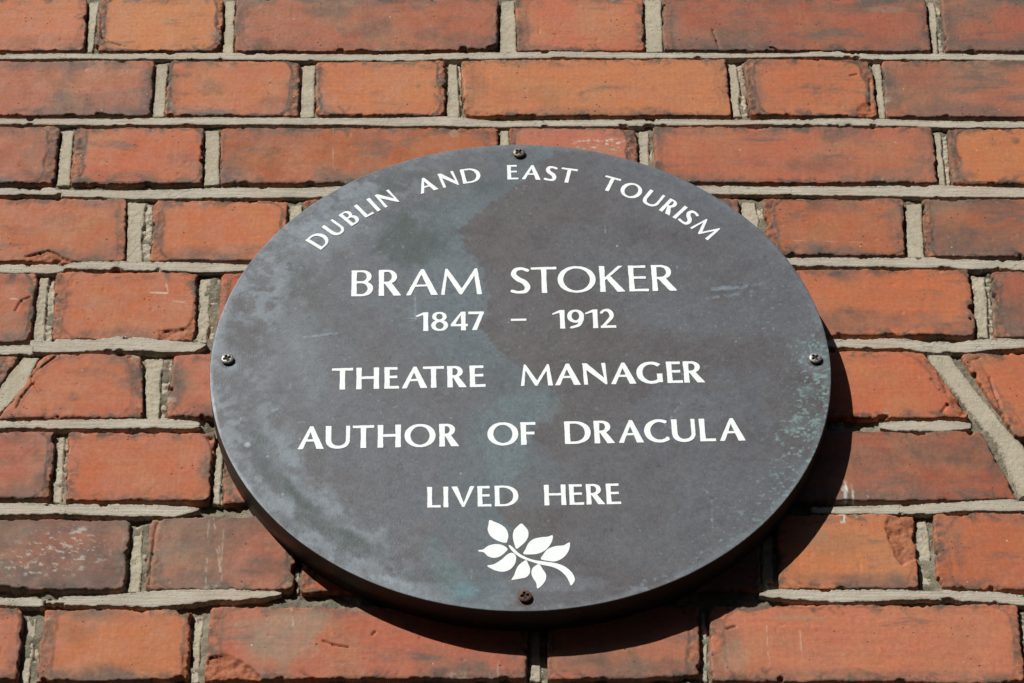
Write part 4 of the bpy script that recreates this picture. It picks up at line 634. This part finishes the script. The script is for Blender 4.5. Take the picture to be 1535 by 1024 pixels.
    for (px, pz, w) in ((-184, -75, 3.0), (-170, -85, 1.0), (-190, -52, .9), (-158, -118, .9), (-149, -70, .8), (-40, -100, .9), (70, 110, 1.1), (150, 18, .8)):
        mixin(np.array(lin((205, 212, 216))), .7*sstep(w, w*.4, np.hypot(sx-px, sz-pz)))
    c = c*(1+.10*n3+.13*fine+.05*n2)[..., None]
    return c*ALB*.80*np.array([.95, .99, 1.01])

# face: concentric rings, fine enough to carry the patina; then the rounded lip, the side and the back
NA = 1500
rad = np.concatenate([np.arange(.0009, R0-.0016, .0009)])
th = np.linspace(0, 2*np.pi, NA, endpoint=False)
sc = plaque_radius(th)/R0
RR, TT = np.meshgrid(rad, th, indexing='ij'); RS = RR*sc[None]
X = RS*np.cos(TT); Z = RS*np.sin(TT)
Y = -T + .00022*fbm(X, Z, .11, 77, 3) + .00003*noise(X, Z, .006, 78)
Y = Y*1.0
lip = [(R0-.0008, -T+.00000), (R0-.0006, -T+.00002), (R0-.00035, -T+.00012), (R0-.0001, -T+.00035), (R0, -T+.0007), (R0+.00001, -T+.0013), (R0+.00002, -T+.0030), (R0+.0001, -T*.5), (R0-.0004, .0012)]
vx = [X, *[(r*sc*np.cos(th))[None] for r, y in lip]]; vz = [Z, *[(r*sc*np.sin(th))[None] for r, y in lip]]
vy = [Y, *[np.full((1, NA), y)+.00012*fbm(r*np.cos(th)*1.0, r*np.sin(th), .02, 79, 2)[None] for r, y in lip]]
VX, VY, VZ = np.vstack(vx), np.vstack(vy), np.vstack(vz)
nr_ = VX.shape[0]; idx = np.arange(VX.size).reshape(VX.shape); ix2 = np.roll(idx, -1, axis=1)
quads = np.stack([idx[:-1], idx[1:], ix2[1:], ix2[:-1]], -1).reshape(-1, 4)
co = np.stack([VX.ravel(), VY.ravel(), VZ.ravel()], 1)
c0 = len(co); co = np.vstack([co, [[0, Y[0].mean(), 0], [0, .0012, 0]]])
fan = np.stack([np.full(NA, c0), idx[0], ix2[0]], -1); fan2 = np.stack([np.full(NA, c0+1), ix2[-1], idx[-1]], -1)
cols = paint(co[:, 0]*1000, co[:, 2]*1000)
side = np.zeros(len(co)); side[idx[len(rad)+3:].ravel()] = 1; side[-1] = 1
dark = np.array(lin((36, 30, 27)))*ALB
sn = fbm(np.arctan2(co[:, 2], co[:, 0])*.214, co[:, 1], .01, 82, 4)
cols = np.where(side[:, None] > .5, dark*(1+.3*sn)[:, None], cols)
def plate_material():
    N = NT('patinated_bronze'); a = N.new('ShaderNodeAttribute'); a.attribute_name = 'paint'; P = N.pos()
    f = N.noise(P, 900, 3, .7); g = N.noise(P, 60, 5, .6)
    sp = N.math('MULTIPLY', N.ramp(N.voro(P, 420), .13, .07), N.ramp(N.noise(N.pos(loc=(4, 4, 4)), 35, 3), .52, .66, 0, .55))
    c = N.mix(.7, a.outputs['Color'], N.mix(f, (.55, .55, .55), (1.42, 1.42, 1.45)), 'MULTIPLY')
    c = N.mix(sp, c, (.5, .56, .6))
    hairs = N.noise(N.pos((300, 300, 12), (2, 2, 2)), 1, 3, .7, .8)
    c = N.mix(N.ramp(hairs, .68, .78, 0, .12), c, (.5, .55, .6))
    return N.done(c, N.ramp(g, .3, .7, .42, .58), N.bump(f, .0003, .5), .4)
me = mesh_np('plate', co, [quads, fan, fan2], None, True, cols)
link('plate', me, plate_material(), plaque)

# ---- lettering: each glyph is drawn as an implicit shape (flared roman capitals) and meshed
def G_poly(*pts): return lambda x, y: poly_sd(x, y, pts)
def G_union(*fs):
    def f(x, y):
        d = fs[0](x, y)
        for g in fs[1:]: d = np.minimum(d, g(x, y))
        return d
    return f
def G_minus(a, b): return lambda x, y: np.maximum(a(x, y), -b(x, y))
def G_and(a, b): return lambda x, y: np.maximum(a(x, y), b(x, y))
def G_ell(cx, cy, rx, ry, p=2.0):
    return lambda x, y: ((np.abs((x-cx)/rx)**p+np.abs((y-cy)/ry)**p)**(1/p)-1)*min(rx, ry)
def G_rect(x0, y0, x1, y1): return G_poly((x0, y0), (x1, y0), (x1, y1), (x0, y1))
def G_curve(pts, ws):
    P = np.array(pts, float); W = np.array(ws, float); n = len(P); out = []
    for i in range(n-1):
        p0, p1, p2, p3 = P[max(i-1, 0)], P[i], P[i+1], P[min(i+2, n-1)]
        for t in np.linspace(0, 1, 14, endpoint=False):
            out.append((*(0.5*((2*p1)+(-p0+p2)*t+(2*p0-5*p1+4*p2-p3)*t*t+(-p0+3*p1-3*p2+p3)*t**3)), W[i]*(1-t)+W[i+1]*t))
    out.append((*P[-1], W[-1]))
    def f(x, y):
        d = np.full(x.shape, 9.)
        for a, b in zip(out[:-1], out[1:]):
            dx, dy = b[0]-a[0], b[1]-a[1]; L = max(dx*dx+dy*dy, 1e-12)
            t = np.clip(((x-a[0])*dx+(y-a[1])*dy)/L, 0, 1)
            d = np.minimum(d, np.hypot(x-a[0]-t*dx, y-a[1]-t*dy)-(a[2]+(b[2]-a[2])*t))
        return d
    return f
def glyph(ch, w, s, t):
    def stem(x, sw=None, y0=0, y1=1):
        k = sw or s; m = (y0+y1)/2; return G_poly((x, y0), (x+k, y0), (x+k*.94, m), (x+k, y1), (x, y1), (x+k*.06, m))
    def bar(x0, x1, y): return G_poly((x0, y), (x1, y-.004), (x1, y+t*1.04), (x0, y+t*.94))
    def bowl(x1, y0, y1, sw, a0, tt=t):
        ym = (y0+y1)/2; ry = (y1-y0)/2; ax = a0
        out = G_union(G_rect(.02, y0, ax+.002, y1), G_and(G_ell(ax, ym, x1-ax, ry, 2.15), G_rect(ax, y0-.1, x1+.1, y1+.1)))
        inn = G_union(G_rect(s*.5, y0+tt*.9, ax+.002, y1-tt*.9), G_and(G_ell(ax, ym, x1-sw-ax, ry-tt*.9, 2.1), G_rect(ax, y0-.1, x1+.1, y1+.1)))
        return G_minus(out, inn)
    if ch == 'I': return stem(w/2-s/2)
    if ch == 'T': return G_union(stem(w/2-s/2), bar(0, w, 1-t))
    if ch == 'L': return G_union(stem(0), bar(s*.5, w, 0.002))
    if ch == 'E': return G_union(stem(0), bar(s*.5, w*.9, 1-t-.002), bar(s*.5, w*.88, .485), bar(s*.5, w, .002))
    if ch == 'F': return G_union(stem(0), bar(s*.5, w, 1-t-.002), bar(s*.5, w*.92, .46))
    if ch == 'H': return G_union(stem(0), stem(w-s), bar(s*.5, w-s*.5, .475))
    if ch == 'D': return G_union(stem(0), bowl(w, 0, 1, s*1.02, w*.36))
    if ch == 'B': return G_union(stem(0), bowl(w*.93, .50, 1, s*.9, w*.45, t*.9), bowl(w, 0, .50+t*.88, s*.98, w*.45))
    if ch == 'R': return G_union(stem(0), bowl(w*.80, .46, 1, s*.92, w*.36), G_poly((w-s*1.38, 0), (w, 0), (w*.45+s*.35, .53), (w*.36, .54), (s*.9, .53)))
    if ch == 'P': return G_union(stem(0), bowl(w, .44, 1, s*.95, w*.4))
    if ch == 'A':
        ax = w*.52
        yb = .33; lx = (t*1.45)*(1-yb)+(ax+.02)*yb-.02; rx = (w-s*1.2)*(1-yb)+(ax-s*.3)*yb+.02
        return G_union(G_poly((0, 0), (t*1.5, 0), (ax+s*.18, .93), (ax+s*.2, 1), (ax-s*.28, 1)), G_poly((w-s*1.22, 0), (w, 0), (ax+s*.28, 1), (ax-s*.28, 1), (ax-s*.38, .9)), G_rect(lx, yb, rx, yb+t*.85))
    if ch == 'V':
        ax = w*.5
        return G_union(G_poly((0, 1), (s*1.2, 1), (ax+s*.25, .1), (ax+s*.2, 0), (ax-s*.2, 0)), G_poly((w-t*1.5, 1), (w, 1), (ax+s*.22, 0), (ax-s*.2, 0), (ax-s*.05, .1)))
    if ch == 'M':
        k = s/.165*.95
        return G_union(G_poly((0, 0), (.098*w*k, 0), (.175*w, .96), (.165*w, 1), (.115*w, 1)),
            G_poly((.115*w, 1), (.17*w, 1), (.515*w+.012*k, .20), (.50*w+.02*k, 0), (.47*w, 0), (.485*w-.13*w*k*.35, .03), (.125*w, .82)),
            G_poly((.46*w, 0), (.51*w, 0), (.88*w, .84), (.875*w, 1), (.845*w, 1), (.47*w, .14)),
            G_poly((w-.135*w*k, 0), (w, 0), (.90*w, 1), (.845*w, 1), (.815*w, .88)))
    if ch == 'N':
        return G_union(G_poly((.045*w, 0), (.045*w+s*.72, 0), (s*.70, .9), (0.02, 1)), G_poly((0, 1), (s*.86, 1), (w*.975, .20), (w, 0), (w*.93, 0), (.05*w, .80)), G_poly((w*.955-s*.72, 1), (w*.955, 1), (w, 0), (w*.93, .02), (w*.90, .15)))
    if ch == 'U':
        out = G_union(G_rect(0, .39, w, 1), G_and(G_ell(w/2, .40, w/2, .41, 2.25), G_rect(-.1, -.1, w+.1, .392)))
        xi0, xi1 = s*.97, w-s*.70
        inn = G_union(G_rect(xi0, .388, xi1, 1.1), G_and(G_ell((xi0+xi1)/2, .40, (xi1-xi0)/2, .41-t*1.15, 2.2), G_rect(-.1, -.1, w+.1, .392)))
        return G_minus(out, inn)
    if ch == 'O': return G_minus(G_ell(w/2, .5, w/2, .512, 2.05), G_ell(w/2, .5, w/2-s*1.03, .512-t*.95, 2.0))
    if ch in 'CG':
        W_ = w*(1.22 if ch == 'C' else 1.13)
        ring = G_minus(G_ell(W_/2, .5, W_/2, .515, 2.05), G_ell(W_/2+.01, .5, W_/2-s*1.03, .515-t*1.1, 2.0))
        cut = G_poly((w*.93, 2), (3, 2), (3, -1), (w*1.0, -1), (w*.995, .2), (w*.72, .35), (w*.72, .75), (w*.93, .86))
        if ch == 'C': return G_minus(ring, cut)
        return G_union(G_minus(ring, G_poly((w*.96, 2), (3, 2), (3, -1), (w*1.0, -1), (w*1.0, .1), (w*.78, .4), (w*.78, .75), (w*.93, .86))), G_rect(w-s, .05, w, .45))
    if ch == 'S':
        k = s*.52; h = t*.52
        return G_curve([(w*.86, .885), (w*.60, 1-h), (w*.28, .93-h*.3), (w*.13+h*.4, .74), (w*.36, .565), (w*.68, .43), (w*.93-k*.6, .25), (w*.72, .06+h*.4), (w*.38, h), (w*.07, .095)],
                       [h*1.15, h*1.0, h*1.35, k*.95, k*1.02, k*1.02, k*.95, h*1.35, h*1.0, h*1.15])
    if ch == 'K':
        return G_union(stem(0), G_poly((s*.8, .42), (s*.8, .52), (w*.76, 1), (w*.955, 1), (w*.40, .585)), G_poly((s*1.15, .54), (w*.42, .62), (w, 0), (w-s*1.45, 0)))
    if ch == '1': return G_union(stem(w-s*1.05, s*1.05), G_poly((0, .75), (0.01, .83), (w-s, 1), (w, 1), (w-s*.5, .80), (w-s, .86)))
    if ch == '8':
        return G_union(G_minus(G_ell(w*.49, .755, w*.43, .255, 2.1), G_ell(w*.49, .755, w*.43-s*.82, .255-t*.85)), G_minus(G_ell(w*.5, .28, w*.5, .292, 2.1), G_ell(w*.5, .275, w*.5-s*.9, .292-t*.92)))
    if ch == '4': return G_union(stem(w*.88-s, s), G_rect(0, .22, w, .22+t*1.05), G_poly((0, .22), (0, .32), (w*.88-s*.9, 1), (w*.88, 1), (w*.88-s*.95, .85), (t*1.5, .31)))
    if ch == '7': return G_union(G_rect(0, 1-t*1.25, w, 1), G_poly((w*.22, 0), (w*.22+s, 0), (w, .95), (w, 1), (w-s*.9, .9)))
    if ch == '9':
        return G_union(G_minus(G_ell(w*.5, .66, w*.5, .352, 2.1), G_ell(w*.49, .67, w*.5-s*.95, .352-t*1.0)), G_curve([(w-s*.48, .66), (w-s*.55, .45), (w*.66, .18), (w*.22, .055)], [s*.42, s*.42, s*.36, t*.5]))
    if ch == '2':
        return G_union(G_curve([(w*.09, .83), (w*.28, .945), (w*.55, .94), (w*.80-s*.2, .75), (w*.66, .50), (w*.12, .07)], [t*.5, t*.5, s*.40, s*.47, s*.38, t*.5]), G_rect(0, 0, w, t*1.15))
    if ch == '-': return G_rect(0, 0, w, 1)
    raise KeyError(ch)

def march(f, x0, x1, y0, y1, n_h, thick, flipseed=0):
    """mesh the inside of f<0 in glyph units; returns verts (x,y,level) and tris, with side walls"""
    st = (y1-y0)/n_h; xs = np.arange(x0, x1+st, st); ys = np.arange(y0, y1+st, st)
    Xg, Yg = np.meshgrid(xs, ys); D = f(Xg, Yg)+.004*noise(Xg, Yg, .10, 31+flipseed)+.003*noise(Xg, Yg, .03, 32+flipseed)
    V = []; key = {}; F = []; S = []
    def vert(k, p):
        if k not in key: key[k] = len(V); V.append(p)
        return key[k]
    ny, nx = D.shape
    neg = D < 0
    cell = neg[:-1, :-1] | neg[1:, :-1] | neg[:-1, 1:] | neg[1:, 1:]
    for j, i in zip(*np.nonzero(cell)):
        cs = [(j, i), (j, i+1), (j+1, i+1), (j+1, i)]
        poly = []
        for a in range(4):
            p, q = cs[a], cs[(a+1) % 4]
            if neg[p]: poly.append((vert(('c', p), (xs[p[1]], ys[p[0]])), 0))
            if neg[p] != neg[q]:
                kk = ('e', min(p, q), max(p, q)); t_ = D[p]/(D[p]-D[q]); t_ = min(max(t_, .02), .98)
                poly.append((vert(kk, (xs[p[1]]+(xs[q[1]]-xs[p[1]])*t_, ys[p[0]]+(ys[q[0]]-ys[p[0]])*t_)), 1 if neg[p] else 2))
        ids = [v for v, _ in poly]
        for a in range(1, len(ids)-1): F.append((ids[0], ids[a], ids[a+1]))
        for a in range(len(poly)):
            if poly[a][1] == 1 and poly[(a+1) % len(poly)][1] == 2: S.append((ids[a], ids[(a+1) % len(poly)]))
    V = np.array(V); n = len(V)
    return V, np.array(F), np.array(S)

def relief(name, V, F, S, y_front, y_back, mat, parent):
    n = len(V)
    co = np.vstack([np.stack([V[:, 0], np.full(n, y_front), V[:, 1]], 1), np.stack([V[:, 0], np.full(n, y_back), V[:, 1]], 1)])
    side = np.stack([S[:, 0], S[:, 0]+n, S[:, 1]+n, S[:, 1]], -1) if len(S) else np.zeros((0, 4), int)
    cen = co.mean(0); cen[1] = 0
    me = mesh_np(name, co-cen, [F, side], None, False)
    return link(name, me, mat, parent, cen)

def paint_material():
    N = NT('white_enamel'); P = N.pos(); f = N.noise(P, 260, 4, .65); g = N.noise(N.pos(loc=(2, 2, 2)), 1100, 2)
    c = N.mix(N.ramp(f, .3, .75), (.86, .915, .92), (.77, .82, .82))
    c = N.mix(N.ramp(N.noise(N.pos(loc=(8, 2, 2)), 180, 5, .7), .66, .74, 0, .5), c, (.35, .38, .38))
    return N.done(c, .5, N.bump(g, .0002, .4), .4)
M_PAINT = paint_material()
YF, YB = -T-.00022, -T+.0006
def put_glyph(ch, w, h, ox, oz, ang, bold, seed):
    W_ = w/h; s, t = (.155, .090) if bold == 0 else ((.195, .115) if bold == 1 else (.19, .110))
    if ch == '-': s, t, = .2, .2
    V, F, S = march(glyph(ch, W_, s, t), -.06, W_+.06, -.06, 1.06, 62, 0, seed)
    V = V*h; V[:, 0] -= w/2
    a = math.radians(ang); R = np.array([[math.cos(a), math.sin(a)], [-math.sin(a), math.cos(a)]])
    V = V@R + np.array([ox, oz]); V /= 1000.
    relief('letter', V, F, S, YF, YB, M_PAINT, plaque)
for i, (ch, xm, zb, w, h, ang) in enumerate(LETTERS):
    put_glyph(ch, w, h, xm, zb, ang, 0 if i < 10 else (1 if i < 48 else 2), i)
RB, HB = 177.3, 15.0
for i, (ch, a0, a1) in enumerate(ARC):
    ac = math.radians((a0+a1)/2); rm = RB+HB/2
    w = 2*math.tan(math.radians(a1-a0)/2)*(RB+ (HB if ch in 'T' else (HB/2 if ch in 'ODUS' else 0)))
    if ch == 'I': w = 3.0
    put_glyph(ch, w, HB, RB*math.sin(ac), RB*math.cos(ac), -math.degrees(ac), 1, 200+i)

# ---- the leaf sprig
def catmull(P, m=7, closed=True):
    P = np.array(P, float); n = len(P); out = []
    for i in range(n):
        p0, p1, p2, p3 = P[(i-1) % n], P[i], P[(i+1) % n], P[(i+2) % n]
        for t in np.linspace(0, 1, m, endpoint=False):
            out.append(0.5*((2*p1)+(-p0+p2)*t+(2*p0-5*p1+4*p2-p3)*t*t+(-p0+3*p1-3*p2+p3)*t**3))
    return np.array(out)
for i, P in enumerate(LEAVES):
    C = catmull(P); lo = C.min(0)-1; hi = C.max(0)+1
    V, F, S = march(lambda x, y: poly_sd(x, y, C), lo[0], hi[0], lo[1], hi[1], int((hi[1]-lo[1])/.35), 0, 60+i)
    relief('leaf' if i < 8 else 'leaf_stem', V/1000., F, S, YF, YB, M_PAINT, plaque)

# ---- screws
def screw_material(name, c1, c2, metal, rough):
    N = NT(name); P = N.pos(); f = N.noise(P, 900, 4, .7)
    return N.done(N.mix(N.ramp(f, .35, .65), c1, c2), rough, N.bump(f, .0003, .8), .5, metal)
M_STEEL = screw_material('dull_steel', (.36, .35, .33), (.17, .16, .145), .45, .42)
M_BROWN = screw_material('tarnished_steel', (.26, .22, .18), (.12, .10, .085), .4, .45)
M_RUST = screw_material('rusty_steel', (.12, .05, .03), (.05, .028, .02), .1, .75)
M_VOID = screw_material('recess_shade', (.03, .028, .025), (.015, .014, .012), 0, .9)
def screw(x, z, mat, rot, r=.0044, hh=.0026):
    n = 41; u = np.linspace(-1, 1, n); U, Vv = np.meshgrid(u, u)
    a = np.maximum(np.abs(U), np.abs(Vv)); L = np.hypot(U, Vv); k = np.where(L > 0, a/np.maximum(L, 1e-9), 0)
    X = U*k*r; Z = Vv*k*r; rr = np.hypot(X, Z)/r
    Y = -(hh*(1-.30*rr**5))
    c, s = math.cos(rot), math.sin(rot); A = X*c+Z*s; B = -X*s+Z*c
    arm = .00080; ln = .0028
    cross = np.minimum(np.maximum(np.abs(A)-arm*(1.25-.3*np.abs(B)/ln), np.abs(B)-ln), np.maximum(np.abs(B)-arm*(1.25-.3*np.abs(A)/ln), np.abs(A)-ln))
    cross = np.minimum(cross, np.hypot(A, B)-.0013)
    Y = Y + .0019*sstep(.00016, -.00022, cross)
    idx = np.arange(n*n).reshape(n, n)
    quads = np.stack([idx[:-1, :-1], idx[:-1, 1:], idx[1:, 1:], idx[1:, :-1]], -1).reshape(-1, 4)
    ring = np.concatenate([idx[0, :], idx[1:, -1], idx[-1, -2::-1], idx[-2:0:-1, 0]])
    co = np.stack([X.ravel(), Y.ravel(), Z.ravel()], 1); nV = len(co); rb = co[ring].copy(); rb[:, 1] = .001
    rb[:, [0, 2]] *= .86; co = np.vstack([co, rb]); bi = nV+np.arange(len(ring))
    side = np.stack([np.roll(ring, -1), ring, bi, np.roll(bi, -1)], -1)
    me = mesh_np('screw', co, [quads, side], None, True)
    o = link('screw', me, mat, plaque, (x/1000., -T, z/1000.))
    d = bpy.data.objects  # near-black insert painting the shade inside the cross recess
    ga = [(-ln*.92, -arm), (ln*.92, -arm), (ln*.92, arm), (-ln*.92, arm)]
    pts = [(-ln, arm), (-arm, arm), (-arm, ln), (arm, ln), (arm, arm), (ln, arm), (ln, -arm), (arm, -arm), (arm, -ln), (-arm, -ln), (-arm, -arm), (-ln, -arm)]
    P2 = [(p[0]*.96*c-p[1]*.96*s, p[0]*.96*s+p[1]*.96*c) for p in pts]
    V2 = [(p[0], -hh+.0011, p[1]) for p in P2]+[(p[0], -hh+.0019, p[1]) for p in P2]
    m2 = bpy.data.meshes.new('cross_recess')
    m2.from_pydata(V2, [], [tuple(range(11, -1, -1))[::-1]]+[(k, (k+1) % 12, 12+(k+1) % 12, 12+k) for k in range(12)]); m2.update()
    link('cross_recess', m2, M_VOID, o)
    return o
sr = [(M_BROWN, .75), (M_STEEL, .45), (M_STEEL, .62), (M_RUST, .2)]
for (x, z), (m, rt) in zip(SCREWS, sr):
    o = screw(x, z, m, rt)
    if m is M_RUST: o['label'] = 'rusty brown screw below the leaf sprig'

# ------------------------------------------------------------------ pavement and sky are what the wall stands in
def pavement_material():
    N = NT('paving'); P = N.pos(); f = N.noise(P, 30, 6, .7); b = N.new('ShaderNodeTexBrick')
    N.put(b.inputs['Vector'], P); b.inputs['Scale'].default_value = 1.2
    b.inputs['Color1'].default_value = (.055, .053, .05, 1); b.inputs['Color2'].default_value = (.07, .068, .064, 1); b.inputs['Mortar'].default_value = (.05, .05, .05, 1)
    b.inputs['Mortar Size'].default_value = .008
    return N.done(N.mix(.5, b.outputs['Color'], N.mix(f, (.6, .6, .6), (1.3, 1.3, 1.3)), 'MULTIPLY'), .85, N.bump(f, .002), .3)
g = bpy.data.meshes.new('pavement')
g.from_pydata([(-60, -60, 0), (60, -60, 0), (60, 60, 0), (-60, 60, 0)], [], [(0, 1, 2, 3)])
go = link('pavement', g, pavement_material()); go['kind'] = 'structure'

# unseen terrace added behind the camera to cut sky and ground fill: brick front, sash windows, parapet, slate roof
FY = -11.2
def facade_material():
    N = NT('sooty_brick'); P = N.pos((1, 1, 1)); mp = N.new('ShaderNodeMapping'); g_ = N.new('ShaderNodeNewGeometry')
    mp.inputs['Rotation'].default_value = (math.radians(90), 0, 0); N.t.links.new(g_.outputs['Position'], mp.inputs[0])
    b = N.new('ShaderNodeTexBrick'); N.put(b.inputs['Vector'], mp.outputs[0]); b.inputs['Scale'].default_value = 4.4
    b.inputs['Color1'].default_value = (.16, .07, .05, 1); b.inputs['Color2'].default_value = (.11, .055, .042, 1); b.inputs['Mortar'].default_value = (.14, .13, .11, 1)
    b.inputs['Mortar Size'].default_value = .02
    return N.done(N.mix(.5, b.outputs['Color'], N.mix(N.noise(P, .8, 5), (.6, .6, .6), (1.3, 1.3, 1.3)), 'MULTIPLY'), .9, None, .2)
def plain(name, c, r, spec=.4):
    N = NT(name); f = N.noise(N.pos(), 6, 4); return N.done(N.mix(.4, c, N.mix(f, (.7, .7, .7), (1.2, 1.2, 1.2)), 'MULTIPLY'), r, None, spec)
walls = []; glass = []; frames = []; sills = []
nb = 14; bw = 2.6; x0 = -nb*bw/2; floors = [(.9, 2.7), (4.2, 6.1), (7.0, 8.4)]
zs = 0
for k in range(nb):
    xa = x0+k*bw; wl, wr = xa+.75, xa+1.85
    walls += [(xa, wl, FY-.35, FY, 0, 9.6), (wr, xa+bw, FY-.35, FY, 0, 9.6)]
    prev = 0
    for (za, zb_) in floors:
        walls.append((wl, wr, FY-.35, FY, prev, za)); prev = zb_
        glass.append((wl+.05, wr-.05, FY-.20, FY-.18, za+.05, zb_-.05))
        frames += [(wl, wl+.06, FY-.19, FY-.12, za, zb_), (wr-.06, wr, FY-.19, FY-.12, za, zb_), (wl+.06, wr-.06, FY-.19, FY-.12, za, za+.06), (wl+.06, wr-.06, FY-.19, FY-.12, zb_-.06, zb_), (wl+.06, wr-.06, FY-.185, FY-.125, (za+zb_)/2-.03, (za+zb_)/2+.03)]
        sills.append((wl-.08, wr+.08, FY+.002, FY+.07, za-.12, za-.002))
    walls.append((wl, wr, FY-.35, FY, prev, 9.6))
fr = link('added_street_front', boxes('added_street_front', walls, None), facade_material(), None, (0, 0, 0)); fr['kind'] = 'structure'
for nm, bx_, mt in (('window_glass', glass, plain('dark_glass', (.02, .022, .025), .08, .5)), ('window_frame', frames, plain('white_joinery', (.6, .6, .57), .5)), ('window_sill', sills, plain('granite', (.25, .24, .23), .8))):
    o = link(nm, boxes(nm, bx_, None), mt, fr)
co_ = link('coping', boxes('coping', [(x0-.1, x0+nb*bw+.1, FY-.42, FY+.07, 9.602, 9.72)], None), plain('granite_coping', (.22, .21, .20), .8), fr)
rf = bpy.data.meshes.new('roof')
xa, xb = x0, x0+nb*bw
rf.from_pydata([(xa, FY-.45, 9.3), (xb, FY-.45, 9.3), (xb, FY-4.5, 11.2), (xa, FY-4.5, 11.2), (xb, FY-8.5, 9.3), (xa, FY-8.5, 9.3), (xa, FY-.45, 0), (xb, FY-.45, 0), (xb, FY-8.5, 0), (xa, FY-8.5, 0)], [],
    [(0, 1, 2, 3), (3, 2, 4, 5), (0, 3, 5), (1, 4, 2), (6, 9, 8, 7), (6, 0, 5, 9), (7, 8, 4, 1), (9, 5, 4, 8), (6, 7, 1, 0)])
link('roof', rf, plain('slate', (.06, .065, .075), .6), fr)
